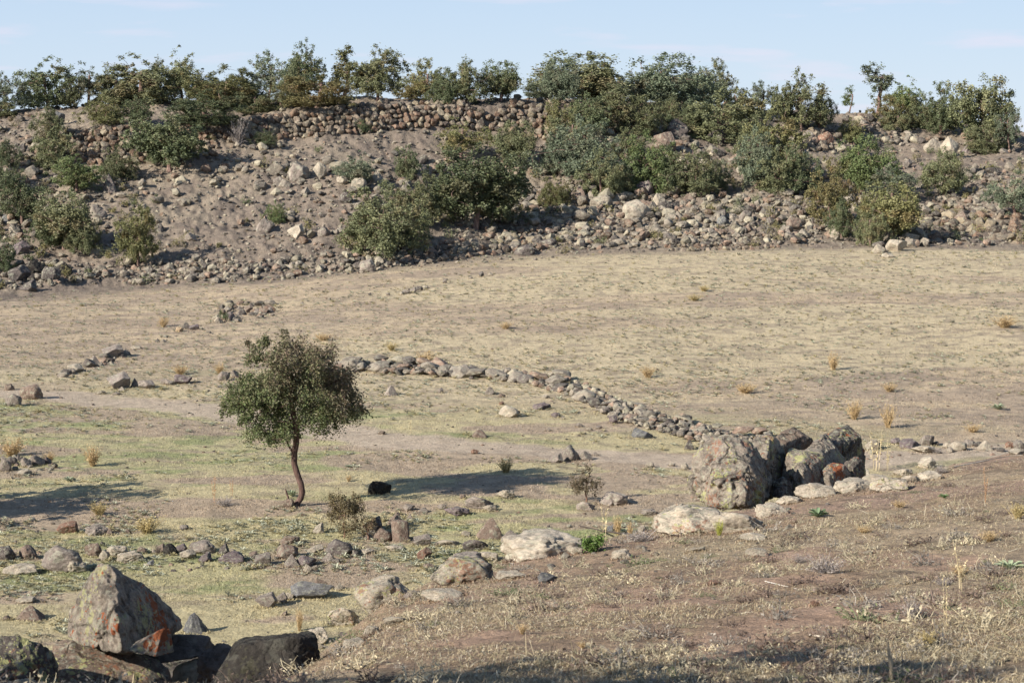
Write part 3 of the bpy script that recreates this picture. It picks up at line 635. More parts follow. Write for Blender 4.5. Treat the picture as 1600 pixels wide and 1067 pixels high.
# ------------------------------------------------------------------ the low tumbled wall, each stone a part
LWP = [(528, 576), (560, 579), (600, 582), (640, 584), (680, 586), (720, 588), (760, 590), (800, 594), (840, 602), (870, 610), (900, 618), (930, 636), (955, 652), (990, 660), (1030, 672), (1070, 684), (1110, 694), (1150, 700), (1205, 702)]
c0 = hit(860, 606); lw = bpy.data.objects.new('stone_wall', None); COL.objects.link(lw); lw.location = c0[:3]
tag(lw, 'low tumbled stone wall winding across the field to the crest boulders', 'stone wall')
lx = [p[0] for p in LWP]; ly = [p[1] for p in LWP]; n = 0
PL = {s: [mesh_np('stone', v, ICO[4][1], M_ROCK, None, True) for v in LOW[4]] for s in (0,)}[0]
wst = []
for row, (n_, th) in enumerate(((46, .1), (34, .55), (20, 1.))):
    for k in range(n_):
        px = lx[0]+(lx[-1]-lx[0])*((k+rng.uniform(.1, .9))/n_)
        if row == 2: px = rng.choice([rng.uniform(585, 690), rng.uniform(850, 1190), rng.uniform(920, 1190)])
        thick = np.interp(px, [528, 580, 700, 850, 930, 1100, 1205], [10, 24, 16, 24, 40, 36, 28])
        py = np.interp(px, lx, ly)-th*thick*.62
        s = rng.uniform(13, 22)*(1.1 if row == 0 else .95)
        s *= 1.36
        x, y, z, r = hit(px, py+1); k_ = r/F
        # upper stones sit on the ones in front of them
        zz = z+(.0 if row == 0 else .07*row)
        o = bpy.data.objects.new('stone', PL[rng.randrange(len(PL))]); COL.objects.link(o); o.parent = lw
        o.location = (x-c0[0], y-c0[1], zz-c0[2]-.02); o.scale = (s*k_*1.2, s*k_*1.1, s*k_*s*k_*rng.uniform(.75, 1.05))
        o.rotation_euler = (rng.uniform(-.25, .25), rng.uniform(-.25, .25), rng.uniform(0, 6.28)); c = stone_col(rng, .06)*1.2; o.color = (*c, 1)

items = []
for k in range(560):
    px = rng.uniform(lx[0], lx[-1]); 
    if rng.random() < .5: px = rng.uniform(900, lx[-1])
    thick = np.interp(px, [528, 580, 700, 850, 930, 1100, 1205], [8, 18, 12, 20, 34, 30, 24]); py = np.interp(px, lx, ly)-rng.uniform(-.15, 1.)*thick*.75
    x, y, z, r = hit(px, py+2); k_ = r/F*rng.uniform(5, 12)
    items.append((stone_verts(rng, 3, (x-c0[0], y-c0[1], z-c0[2]+rng.uniform(0, .10)), k_*1.2, k_, k_*.9), stone_col(rng, .06)*1.15))
o = obj('small_stones', join_stones('small_stones', items, 3), lw); tag(o, kind='stuff')
# ------------------------------------------------------------------ trees
def tube(path, rad, n=6):
    V = []; Fq = []
    P = [Vector(p) for p in path]
    for i, p in enumerate(P):
        d = (P[min(i+1, len(P)-1)]-P[max(i-1, 0)]).normalized(); a = d.orthogonal().normalized() if abs(d.z) < .5 else d.cross(Vector((0, 1, .01))).normalized(); b = d.cross(a)
        for k in range(n):
            t = 2*math.pi*k/n; V.append(p+(a*math.cos(t)+b*math.sin(t))*rad[i])
    for i in range(len(P)-1):
        for k in range(n):
            Fq.append((i*n+k, i*n+(k+1) % n, (i+1)*n+(k+1) % n, (i+1)*n+k))
    return V, Fq
def skeleton(rng, trunk, targets, r0):
    """trunk: polyline; targets: twig tips. returns tube verts/faces"""
    nodes = [Vector(p) for p in trunk]; par = [-1]+list(range(len(trunk)-1)); root_n = len(trunk)
    fork = max(1, int(root_n*.5))
    top = nodes[-1]
    T_ = sorted([Vector(t) for t in targets], key=lambda t: (t-top).length)
    child_leaf = []
    for t in T_:
        best = None; bd = 1e9
        for i in range(fork, len(nodes)):
            q = nodes[i]; d = (q-t).length+max(0, q.z-t.z)*.6
            if d < bd: bd = d; best = i
        q = nodes[best]; L = (t-q).length; seg = max(1, int(L/.22)); pi = best
        bend = Vector((rng.gauss(0, 1), rng.gauss(0, 1), .6))*L*.1
        for s in range(1, seg+1):
            u = s/seg; nodes.append(q.lerp(t, u)+bend*math.sin(u*math.pi)); par.append(pi); pi = len(nodes)-1
    w = [0.]*len(nodes)
    cnt = [0]*len(nodes)
    for i in par:
        if i >= 0: cnt[i] += 1
    for i in range(len(nodes)-1, -1, -1):
        if cnt[i] == 0: w[i] = 1.
        if par[i] >= 0: w[par[i]] += w[i]
    m = w[0]; rad = [max(r0*(x/m)**.55, r0*.035) for x in w]
    for i in range(root_n): rad[i] = max(rad[i], r0*(1-.45*i/root_n))
    V = []; Fq = []
    tv, tf = tube(nodes[:root_n], [rad[i]*(1.35 if i == 0 else 1) for i in range(root_n)], 10); V += tv; Fq += tf
    for i in range(root_n, len(nodes)):
        a, b = nodes[par[i]], nodes[i]; n = 5 if rad[i] > r0*.15 else 3
        v, f = tube([a, b], [min(rad[par[i]], rad[i]*1.35), rad[i]], n); k = len(V); V += v; Fq += [tuple(x+k for x in q) for q in f]
    return np.array([v[:] for v in V]), np.array(Fq)
def leaves(rs, C, sig, per, size, cen, colfn, ar=.6):
    """C: cluster centres; returns verts, faces, colours of leaf quads"""
    n = len(C)*per; c = np.repeat(C, per, 0); sg_ = np.repeat(rs.uniform(.5, 1.4, (len(C), 1)), per, 0)
    p = c+rs.normal(0, 1, (n, 3))*np.array([.85, .85, 1.1])*sig*sg_
    out = p-np.asarray(cen); out /= np.linalg.norm(out, axis=1)[:, None]+1e-6
    nr = out*.55+rs.normal(0, .8, (n, 3))+np.array([0, 0, .2]); nr /= np.linalg.norm(nr, axis=1)[:, None]
    a = np.cross(nr, rs.normal(0, 1, (n, 3))); a /= np.linalg.norm(a, axis=1)[:, None]+1e-9; b = np.cross(nr, a)
    s = (size*rs.uniform(.55, 1.35, (n, 1)))
    fold = nr*s*.18
    V = np.stack([p-a*s*.5, p-b*s*ar*.5+fold, p+a*s*.5, p+b*s*ar*.5+fold], 1).reshape(-1, 3)
    Fq = np.arange(n*4).reshape(n, 4)
    col = colfn(p, rs); col = np.repeat(col, 4, 0)
    return V, Fq, col
def blob_pts(rs, B, n, lo=.5):
    B = np.array(B); w = B[:, 3]**2; i = rs.choice(len(B), n, p=w/w.sum())
    d = rs.normal(0, 1, (n, 3)); d /= np.linalg.norm(d, axis=1)[:, None]
    return B[i, :3]+d*(B[i, 3]*rs.uniform(lo, 1.0, n)**.7)[:, None]
def oak_col(p, rs):
    n = len(p); v = rs.uniform(.65, 1.35, (n, 1)); g = np.array([.148, .160, .084]); y = np.array([.22, .21, .11])
    k = ss(.5, .62, f3(p*1.3, 2, 5))[:, None]*.45+rs.uniform(0, .3, (n, 1)); r_ = ss(.60, .68, f3(p*1.1+7, 2, 8))[:, None]*.5
    c = g*(1-k)+y*k; return (c*(1-r_)+np.array([.22, .16, .09])*r_)*v
def make_tree_meshes(kind, seed):
    rng = random.Random(seed); rs = np.random.RandomState(seed)
    H = 4.0
    #            z0   half-width  leaders  clusters leaves
    if kind == 'bush': z0, w, nl, ncl, per = .0, .36, 8, 400, 46
    elif kind == 'oak': z0, w, nl, ncl, per = .12, .34, 7, 360, 46
    elif kind == 'sparse': z0, w, nl, ncl, per = .10, .33, 6, 240, 34
    elif kind == 'upright': z0, w, nl, ncl, per = .12, .17, 3, 130, 36
    else: z0, w, nl, ncl, per = .2, .12, 2, 40, 36
    B = []
    for k in range(nl):
        a = k*2.4+rng.random(); q = 0 if k == 0 else w*rng.uniform(.45, 1.)
        lx_, ly_ = q*math.cos(a), q*math.sin(a); ht = rng.uniform(.92, 1.) if k < 1 else rng.uniform(.66, .98)-.12*q/w; lo = z0+(0 if kind == 'bush' else .25*q+rng.uniform(0, .1))
        wd = w*rng.uniform(.5, .78); n_ = rng.randint(5, 7)
        for s in range(n_):
            t = (s+.4)/n_; rr = wd*math.sin(math.pi*min(.93, .22+.68*t))**.8*rng.uniform(.55, .85); an = rng.random()*6.28; of = wd*(1-t*.7)*rng.uniform(.1, .6)
            if t > .8: rr = max(rr, .075)
            B.append(((lx_+of*math.cos(an))*H, (ly_+of*math.sin(an))*H, (lo+(ht-lo)*t)*H, max(.05, rr)*H))
    C = blob_pts(rs, B, ncl); C = C[C[:, 2] > .1]
    C = C[f3(C*1.05+seed*1.7, 2, 71) > (.44 if kind != 'spindly' else .2)]
    # stray twigs
    ex = []
    for k in range(int(ncl*.14)):
        b = B[rng.randrange(len(B))]; d = Vector((rng.gauss(0, .8), rng.gauss(0, .8), rng.uniform(.3, 2.2))).normalized(); ex.append((b[0]+d.x*b[3]*1.35, b[1]+d.y*b[3]*1.35, b[2]+d.z*b[3]*1.35))
    C = np.vstack([C, np.array(ex)])
    lean = rng.uniform(-.12, .12)
    trunk = [(0, 0, -.15), (lean*.5, .05, .25*H*.6), (lean*1.5, -.05, .4*H*.7), (lean*2.2, .05, .5*H), (lean*2.4, 0, .66*H)]
    tg = C[rs.choice(len(C), min(len(C), 110), replace=False)]
    tv, tf = skeleton(rng, trunk, tg, .085 if kind != 'spindly' else .05)
    lv, lf, lc = leaves(rs, C, .10, per, .115, (0, 0, H*.5), oak_col)
    # normalise: crown bbox width 1? keep metres, report size
    return mesh_np('trunk', tv, tf, M_BARK, None, True), mesh_np('crown', lv, lf, M_LEAF, lc), (np.percentile(lv[:, 0], 98)-np.percentile(lv[:, 0], 2)), np.percentile(lv[:, 2], 99.5)
TP = {k: [make_tree_meshes(k, 100+i*7+hash_(k) % 90) for i in range(c)] for k, c in (('bush', 5), ('oak', 4), ('sparse', 4), ('upright', 2), ('spindly', 1))}
TCOL = {'o': ((1., 1., .95), 'olive green'), 'd': ((.72, .80, .75), 'dark green'), 'y': ((1.08, 1.02, .82), 'yellow-green'), 'g': ((.95, 1.05, 1.25), 'grey-green'), 'b': ((1.16, .97, .80), 'rusty brown and green'), 'v': ((.92, 1.08, .82), 'bright green')}
TREES = '''s 10 178 62 60 g oak;s 75 158 66 75 d bush;s 138 156 58 62 g sparse;s 215 158 70 104 o bush;s 284 152 76 46 o sparse;s 350 172 68 115 y bush;s 330 168 52 70 o bush;s 420 160 80 62 g sparse;s 480 156 90 60 d oak;s 495 173 62 95 b bush;s 538 158 86 55 y upright;s 590 166 90 76 o oak;s 665 170 77 88 y bush;s 730 166 72 74 o bush;s 782 182 86 56 d oak;s 840 157 34 40 g bush;s 905 165 82 112 o oak;s 1000 165 56 62 g sparse;s 1045 178 92 96 g oak;s 1120 168 75 64 o bush;s 1190 168 42 36 g sparse;s 1252 204 92 76 o oak;s 1327 170 37 16 v spindly;s 1372 172 74 42 g upright;s 1415 186 64 46 v sparse;s 1385 196 48 56 b bush;s 1470 208 78 78 d bush;s 1540 228 106 82 o oak;s 1577 238 74 36 g sparse;s 178 158 50 50 o bush;s 5 182 26 40 o bush;s 200 164 34 50 d bush;s 385 168 60 60 g bush;s 455 165 58 50 o bush;s 700 170 62 60 d bush;s 875 165 74 50 g oak;s 945 172 72 70 o bush;s 1075 172 56 46 g sparse;s 1100 172 52 50 o bush;s 1160 172 34 40 o bush;s 1280 200 54 50 o bush;s 1440 200 52 50 o bush;s 110 158 40 40 o bush;s 250 160 66 60 o bush;s 320 160 50 50 g sparse
u 165 196 46 62 y bush;u 215 190 40 50 d bush;u 76 226 60 50 o bush;u 12 262 44 40 d bush;u 265 268 88 106 d oak;u 325 196 54 96 d bush;u 185 284 56 52 o bush;u 440 172 42 66 o bush;u 565 208 22 26 d bush;u 720 250 66 76 y sparse;u 805 258 68 56 o oak;u 415 228 26 36 d bush;u 960 205 74 110 o bush;u 1130 222 82 98 o bush;u 1330 222 38 42 y bush;u 1210 275 108 80 y bush;u 1075 210 50 56 d bush;u 870 215 60 46 y sparse;u 920 212 66 70 d bush;u 1000 212 60 66 o bush;u 1050 200 48 60 o bush;u 1165 220 74 60 y bush;u 395 178 40 50 o bush;u 1180 250 66 60 o bush;u 890 240 66 60 o bush;u 1470 208 44 50 d bush;u 1545 238 54 60 o bush;u 1400 205 36 36 o bush;u 640 172 40 44 b bush
m 120 302 58 62 v oak;m 35 352 82 64 d oak;m 100 390 92 76 o oak;m 560 292 54 50 g sparse;m 636 282 54 44 d bush;m 742 358 126 136 d oak;m 645 352 84 76 o bush;m 910 282 98 112 g bush;m 1010 300 92 86 v bush;m 940 310 76 72 o bush;m 1086 306 78 78 o bush;m 866 322 48 46 y bush;m 1240 305 76 72 d bush;m 1348 305 92 60 v oak;m 1475 310 76 66 o oak;m 1182 290 90 66 g bush;m 1262 300 60 40 g bush;m 1392 312 52 62 g sparse;m 980 250 50 60 o bush;m 780 345 80 60 o bush;m 1045 300 70 60 d bush;m 965 300 66 60 g bush;m 1215 300 70 60 o bush;m 875 270 62 60 g bush;m 85 260 60 50 o bush;m 1120 300 50 46 o bush
f 216 418 98 54 y oak;f 600 398 110 118 o bush;f 432 350 36 32 v bush;f 1297 350 102 78 b bush;f 1392 378 92 82 y oak;f 1585 342 74 66 g sparse;f 2 424 54 40 d bush;f 1315 372 60 46 d bush;f 690 340 70 50 o bush;f 8 300 50 36 d bush;f 575 385 70 60 o bush;f 640 380 60 50 d bush;f 130 395 60 50 o bush;f 78 385 60 50 d bush;f 1360 385 60 50 o bush'''
ROW = {'s': ('on the skyline', 'skyline trees'), 'u': ('on the upper hillside', 'upper hillside trees'), 'm': ('halfway up the hill', 'mid-slope trees'), 'f': ('near the foot of the hill', 'hill-foot trees')}
ORD = ['leftmost', 'second from left', 'third from left', 'fourth from left', 'fifth from left', 'sixth from left', 'seventh from left', 'eighth from left', 'ninth from left', 'tenth from left']
def nth(k):
    k += 1
    w = ['', 'first', 'second', 'third', 'fourth', 'fifth', 'sixth', 'seventh', 'eighth', 'ninth', 'tenth', 'eleventh', 'twelfth']
    return w[k] if k < len(w) else f"{k}{'st' if k % 10 == 1 and k != 11 else 'nd' if k % 10 == 2 and k != 12 else 'rd' if k % 10 == 3 and k != 13 else 'th'}"
tl = [t.split() for t in TREES.replace('\n', ';').split(';')]
for rowk in 'sumf':
    L = sorted([t for t in tl if t[0] == rowk], key=lambda t: float(t[1]))
    for k, t in enumerate(L): t.append(k)
for t in tl:
    px, py, h, w = map(float, t[1:5]); tone, kind, k = t[5], t[6], t[7]
    if 350 < px < 872 and py < 200:                      # stand on the ground behind the wall top
        npy = min(py, np.interp(px, [350, 400, 470, 550, 650, 758, 790, 830, 872], [194, 180, 172, 162, 157, 166, 158, 152, 158])-1); h -= py-npy; py = npy
    rng = random.Random(int(px*13+py)); tm, cm, bw, bh = TP[kind][rng.randrange(len(TP[kind]))]
    x, y, z, r = hit(px, py); Hm = max(h*r/F*.7, CZ+float(ray(px, py-h)[1])*r-z); Wm = w*r/F
    o = bpy.data.objects.new('oak_tree', None); COL.objects.link(o); o.location = (x, y, z-.05)
    sx = Wm/bw*1.05; sz = Hm/bh; o.scale = (sx, (sx+sz)/2, sz); o.rotation_euler.z = rng.choice([0, 0, math.pi])+rng.uniform(-.5, .5)
    w1, w2 = ROW[t[0]]
    tag(o, f"{TCOL[tone][1]} {'shrubby' if kind == 'bush' else 'small'} oak, {nth(k)} from the left of the {w2}", 'tree', 'oak trees and oak scrub on the hillside')
    a = obj('trunk', tm, o); a.color = (1.6, 1.7, 1.8, 1); b = obj('crown', cm, o); c = TCOL[tone][0]; v = rng.uniform(.85, 1.15); b.color = (c[0]*v, c[1]*v, c[2]*v, 1)
# ---- the lone tree on the field
def lone_tree():
    rng = random.Random(5); rs = np.random.RandomState(11)
    x, y, z, r = hit(462, 789); k = r/F
    BB = [(455, 566, 30), (428, 570, 24), (484, 568, 28), (512, 574, 20), (394, 612, 30), (424, 612, 32), (462, 606, 36), (500, 608, 34), (534, 626, 26), (370, 632, 20), (396, 648, 26), (428, 660, 28), (458, 664, 24), (486, 648, 26), (522, 646, 28), (550, 644, 18), (422, 546, 17), (500, 548, 19), (456, 538, 18), (440, 544, 15), (410, 538, 8), (366, 608, 12), (558, 630, 11), (434, 684, 11), (478, 530, 10), (560, 652, 9), (358, 642, 9), (540, 668, 9), (444, 528, 8), (512, 556, 11), (405, 584, 18), (384, 598, 16), (398, 560, 12), (532, 590, 18), (545, 606, 14), (415, 598, 22), (515, 592, 20), (395, 540, 7), (522, 548, 10), (500, 676, 14), (402, 676, 10)]
    B = []
    for cx, cy, rr in BB:
        lim = math.sqrt(max(.02, 1-((cx-460)/115)**2-((cy-615)/95)**2))*88
        for d in ([-.75, -.2, .35, .8] if rr > 22 else [rng.uniform(-.6, .1), rng.uniform(0, .6)]):
            B.append(((cx-462+rng.uniform(-5, 5))*k, d*lim*k, (789-cy)*k, rr*k*.92))
    C = blob_pts(rs, B, 700, .35); C = C[f3(C*1.9, 2, 33) > .35]; ctr = np.array([-2*k, 0, 165*k]); E = C[rs.choice(len(C), 170)]; dd = E-ctr; L_ = np.linalg.norm(dd, axis=1)[:, None]; C = np.vstack([C, (E+dd/L_*rs.uniform(2, 9, (len(E), 1))*k)[L_[:, 0] > 65*k]]); C = C[C[:, 2] > 100*k+np.abs(C[:, 0]+18*k)*.12]
    trunk = [((462-462)*k, 0, -.15), (3*k, 0, .05), (8*k, 0, 11*k), (11*k, -.02, 21*k), (9*k, -.02, 34*k), (3*k, 0, 50*k), (-1.5*k, 0, 66*k), (-1*k, 0, 84*k), (2*k, 0, 98*k), (2*k, 0, 112*k), (0, 0, 135*k), (-5*k, 0, 160*k), (-4*k, 0, 200*k)]
    tg = C[rs.choice(len(C), 230, replace=False)]
    tv, tf = skeleton(rng, trunk, tg, 4.8*k)
    # a thin second stem from the base
    v2, f2_ = tube([(-8*k, -.05, 0), (-12*k, -.04, 14*k), (-16*k, 0, 26*k)], [2*k, 1.6*k, 1*k], 6); n0 = len(tv)
    v3, f3_ = tube([(-4*k, .02, 84*k), (-10*k, 0, 95*k), (-14*k, 0, 106*k), (-26*k, 0, 120*k)], [2*k, 1.7*k, 1.4*k, 1*k], 6); n1 = n0+len(v2)
    tv = np.vstack([tv, np.array([q[:] for q in v2]), np.array([q[:] for q in v3])]); tf = np.vstack([tf, np.array(f2_)+n0, np.array(f3_)+n1])
    def cf(p, rs):
        n = len(p); u = p[:, 0]/k; h = p[:, 2]/k
        br = .12+ss(135, 270, h+u*.55+(f3(p*1.6, 3, 9)-.5)*190)*.62
        g = np.array([.108, .135, .05]); b = np.array([.175, .118, .085]); t = np.clip(br+rs.uniform(-.32, .32, n), 0, 1)[:, None]
        return (g*(1-t)+b*t)*rs.uniform(.65, 1.45, (n, 1))
    lv, lf, lc = leaves(rs, C, .08, 64, .056, (0, 0, 175*k), cf, .65)
    o = bpy.data.objects.new('lone_tree', None); COL.objects.link(o); o.location = (x, y, z)
    tag(o, 'lone green and russet tree with a crooked trunk standing in the field', 'tree')
    a = obj('trunk', mesh_np('trunk', tv, tf, M_BARK, None, True), o); a.color = (.95, .95, 1.0, 1)
    b = obj('crown', mesh_np('crown', lv, lf, M_LEAF, lc), o)
    return o, a, b
LT = lone_tree()
# trees standing beyond the left edge of the view; their shadows fall into it
def off_tree(x, y, s, rz, label, wide=1.):
    o = bpy.data.objects.new('oak_tree', None); COL.objects.link(o); o.location = (x, y, gz(x, y)-.05); o.scale = (s*wide, s*wide, s); o.rotation_euler.z = rz
    tag(o, label, 'tree'); tm, cm, _, _ = TP['oak'][1]
    a = obj('trunk', tm, o); a.color = (1.4, 1.3, 1.2, 1); b = obj('crown', cm, o); b.color = (1, 1, .9, 1)
off_tree(-15.2, 41.8, 1.0, 1.0, 'oak just beyond the left edge whose shadow darkens the turf', 1.5)
off_tree(-6.5, 8.3, 1.35, 2.0, 'oak beside the viewpoint casting the shadow along the bottom edge', 1.15)
off_tree(-10.3, 16.2, 1.05, 4.0, 'oak left of the viewpoint that shades the black boulder', .85)
# ------------------------------------------------------------------ shrubs and dry plants
def stalks(rs, n, H, spread, rad, col, jit=.3, bits=6, bsize=.035, bcol=None, curve=.3):
    """n thin stems fanning from the base with small bits (dry leaves, seed heads)"""
    V = []; Fq = []; C = []; k = 0
    for i in range(n):
        a = rs.uniform(0, 2*math.pi); t = spread*rs.uniform(0, 1)**.7; h = H*rs.uniform(.45, 1.); p = np.array([rs.normal(0, .04), rs.normal(0, .04), -.02]); d = np.array([math.cos(a)*t, math.sin(a)*t, 1.]); d /= np.linalg.norm(d)
        pts = [p]; L = h/4
        for s in range(4): d = d+rs.normal(0, jit, 3)*.3+np.array([0, 0, curve*-.05*s]); d /= np.linalg.norm(d); p = p+d*L; pts.append(p)
        rr = rad*rs.uniform(.6, 1.2); cc = np.array(col)*rs.uniform(.7, 1.25)
        side = np.cross(d, rs.normal(0, 1, 3)); side /= np.linalg.norm(side); s2 = np.cross(d, side)
        for q, w in zip(pts, (1, .9, .75, .55, .25)):
            for e in (side, -side*.5+s2*.87, -side*.5-s2*.87): V.append(q+e*rr*w); C.append(cc)
        for s in range(4):
            for e in range(3): Fq.append((k+s*3+e, k+s*3+(e+1) % 3, k+s*3+3+(e+1) % 3, k+s*3+3+e))
        k += 15
        for b in range(bits):
            u = rs.uniform(.3, 1.)*4; s = min(int(u), 3); q = pts[s]+(pts[s+1]-pts[s])*(u-s)+rs.normal(0, bsize*.9, 3)
            a1 = rs.normal(0, 1, 3); a1 /= np.linalg.norm(a1); b1 = np.cross(a1, rs.normal(0, 1, 3)); b1 /= np.linalg.norm(b1); z_ = bsize*rs.uniform(.4, 1.2)
            c2 = np.array(bcol if bcol is not None else col)*rs.uniform(.65, 1.3)
            for m_ in (-a1, -b1*.5, a1, b1*.5): V.append(q+m_*z_); C.append(c2)
            Fq.append((k, k+1, k+2, k+3)); k += 4
    return np.array(V), np.array(Fq), np.array(C)
DRY = []
for i in range(4):
    rs = np.random.RandomState(40+i); v, f, c = stalks(rs, 90, .62, .75, .006, (.46, .33, .17), .3, 7, .028, (.50, .36, .19)); DRY.append(mesh_np('dry_tuft', v, f, M_STRAW, c))
GREY = []
for i in range(2):
    rs = np.random.RandomState(60+i); v, f, c = stalks(rs, 110, .5, 1.3, .006, (.30, .27, .24), .6, 4, .02, (.34, .31, .27)); GREY.append(mesh_np('grey_twigs', v, f, M_STRAW, c))
STALK = []
for i in range(3):
    rs = np.random.RandomState(70+i); v, f, c = stalks(rs, 3, .9, .25, .009, (.55, .45, .28), .15, 30, .032, (.58, .47, .26)); STALK.append(mesh_np('dry_stalk', v, f, M_STRAW, c))
def plant(meshes, px, py, h, w, name, label, cat, group, tint=(1, 1, 1), H0=.6, W0=.8):
    x, y, z, r = hit(px, py); rng = random.Random(int(px+py*3)); o = obj(name, meshes[rng.randrange(len(meshes))], None, (x, y, z))
    sh = h*r/F/H0; sw = w*r/F/W0; o.scale = (sw, sw, sh); o.rotation_euler.z = rng.random()*6.28; o.color = (*tint, 1)
    tag(o, label, cat, group); return o
TUFTS = [(145, 728, 40, 42, 'round straw-coloured tuft casting a shadow above the dark tree shadow', 0), (78, 722, 20, 24, 'small tan tuft right of the grey rock pile at the left edge', 0), (20, 712, 32, 60, 'wide tan tuft behind the rock pile at the left edge', 0),
    (665, 568, 22, 55, 'wide orange-tan tuft just above the tumbled wall', 0), (612, 548, 16, 30, 'small olive tuft on the dry field left of the wide orange-tan tuft', 1), (505, 532, 14, 40, 'tan tuft right of and behind the lone tree top', 0), (255, 511, 20, 28, 'tan tuft beside the small three-rock cluster in the far field', 0),
    (282, 585, 18, 36, 'tan tuft behind the purplish block near the left path', 0), (343, 584, 20, 24, 'tan tuft just left of the lone tree crown', 0), (1012, 590, 22, 34, 'pale tan tuft in the open field above the tumbled wall bend', 0), (1165, 614, 18, 50, 'broad tan tuft in the field above the crest boulders', 0),
    (1302, 578, 34, 26, 'upright orange-brown tuft in the right field', 0), (1335, 655, 34, 36, 'pale upright tuft right of the crest boulders', 0), (1388, 668, 42, 36, 'tallest pale tuft behind the stones right of the crest boulders', 0), (1390, 612, 16, 34, 'low tan tuft in the middle of the right field', 0),
    (1570, 512, 22, 55, 'wide tan tuft near the right edge of the far field', 0), (1520, 675, 14, 40, 'low orange-tan tuft above the row of stones at right', 0), (230, 832, 30, 68, 'wide pale dry bush left of the lower stone row', 1), (155, 804, 24, 44, 'dry weeds on the lower rim of the dark shadow', 1), (790, 514, 14, 30, 'faint tan tuft in the upper middle field', 0),
    (1085, 470, 12, 34, 'faint far tuft in the upper field right of centre', 1), (545, 752, 12, 16, 'small golden tuft left of the black rock', 0), (790, 738, 28, 40, 'pale weeds at the tip of the lone tree shadow', 1), (1100, 455, 10, 30, 'tiny grey tuft in the far upper field', 1),
    (1405, 793, 14, 34, 'golden curled weed on the slope below the right slabs', 0), (1350, 832, 12, 42, 'low golden weed in the middle of the near slope', 0), (1545, 846, 20, 48, 'golden prickly weed near the right edge of the slope', 0), (965, 835, 36, 22, 'yellow prickly weed among the dead branches on the crest', 0), (984, 838, 26, 18, 'short tan weed beside the yellow prickly weed', 0), (1124, 836, 28, 22, 'green-yellow thistle below the big pale slab', 2),
    (1500, 900, 22, 40, 'golden thistle clump left of the big rosette', 0), (816, 990, 20, 24, 'small tan thistle on the lower slope', 0), (910, 1012, 14, 26, 'small golden weed near the bottom shadow', 0), (1450, 1010, 30, 44, 'dry tangle left of the tall bottom stem', 1), (468, 985, 44, 20, 'thin golden thistle beside the black boulder', 0), (1590, 810, 30, 40, 'grassy clump at the right edge of the near slope', 1)]
for px, py, h, w, lb, tn in TUFTS:
    plant(DRY, px, py, h, w, 'dry_tuft', lb, 'dry plant', 'dry tufts on the field and slope', [(1, 1, 1), (.85, .92, .8), (.8, 1.1, .45)][tn])
for px, py, h, w, lb in [(1290, 895, 36, 110, 'large grey tangle of dead twigs in the middle of the near slope'), (1250, 880, 20, 40, 'small silvery tangle at the left end of the dead twigs'), (1425, 965, 44, 70, 'silvery branched dead weed on the right slope'), (1475, 915, 20, 50, 'low grey tangle beside the golden thistle clump'),
                         (1000, 846, 26, 90, 'heap of dead branches on the crest beside the yellow weed'), (372, 225, 52, 46, 'bare purplish grey bush in front of the long hilltop wall'), (247, 866, 22, 20, 'small dark dead bush amid the lower stone row'), (352, 790, 18, 60, 'brown dead weeds left of the lone tree base'), (1470, 740, 20, 40, 'grey scrub at the crest behind the right slabs'), (1465, 708, 10, 30, 'thin grey scrub between the right row of stones')]:
    plant(GREY, px, py, h, w, 'dead_shrub', lb, 'dead shrub', 'dead twiggy shrubs', (1, .95, .95) if px != 247 else (.45, .38, .35), .5, 1.0)
for px, py, h, w, lb in [(1370, 735, 62, 40, 'pale tall thistle stalk right of the crest boulders'), (1387, 735, 44, 20, 'shorter pale stalk beside the tall thistle stalk'), (1502, 922, 66, 40, 'golden branching stalk left of the big rosette'), (1478, 990, 90, 16, 'tall thin straw stalk on the right slope'), (945, 842, 60, 22, 'yellow-topped stalk among the dead branches'), (335, 785, 42, 14, 'upright rusty stalk left of the lone tree'), (362, 775, 26, 12, 'short rusty stalk nearest the lone tree on its left'), (1540, 785, 52, 14, 'dark dry stem near the right end of the crest'), (643, 678, 24, 10, 'thin dry stem on the path right of the lone tree')]:
    plant(STALK, px, py, h, w, 'dry_stalk', lb, 'dry stalk', 'single dry stalks', (1, 1, 1) if px not in (335, 362, 1540) else (.75, .5, .4), .8, .5)
# thorny shrubs with woody twigs
def shrub(px, py, h, w, label, tint, ncl, seed, dens=26):
    rng = random.Random(seed); rs = np.random.RandomState(seed); x, y, z, r = hit(px, py); k = r/F; H = h*k; W = w*k
    B = [(rng.uniform(-.32, .32)*W, rng.uniform(-.3, .3)*W, H*rng.uniform(.3, .85), W*rng.uniform(.14, .24)) for _ in range(11)]
    C = blob_pts(rs, B, ncl, .2); C[:, 2] = np.clip(C[:, 2], .05, None)
    v, f = skeleton(rng, [(0, 0, -.05), (.01, 0, H*.12), (-.02, 0, H*.25), (.02, 0, H*.5)], C, .018)
    lv, lf, lc = leaves(rs, C, .04, dens, .040, (0, 0, H*.5), lambda p, rs: np.array([.15, .125, .075])*rs.uniform(.5, 1.5, (len(p), 1)))
    o = bpy.data.objects.new('thorn_shrub', None); COL.objects.link(o); o.location = (x, y, z); tag(o, label, 'shrub')
    a = obj('stem', mesh_np('stem', v, f, M_BARK, None, True), o); a.color = (1.5, 1.4, 1.3, 1); b = obj('foliage', mesh_np('foliage', lv, lf, M_LEAF, lc), o); b.color = (*tint, 1)
shrub(538, 840, 74, 74, 'olive-brown thorny shrub left of the upright column stone', (1, .95, .8), 190, 3)
shrub(575, 842, 36, 34, 'low twiggy shrub against the dark stones by the column stone', (1, .9, .8), 40, 4, 12)
shrub(916, 786, 64, 62, 'small open thorny shrub growing behind the little dark rocks on the turf', (.9, .85, .85), 90, 8)
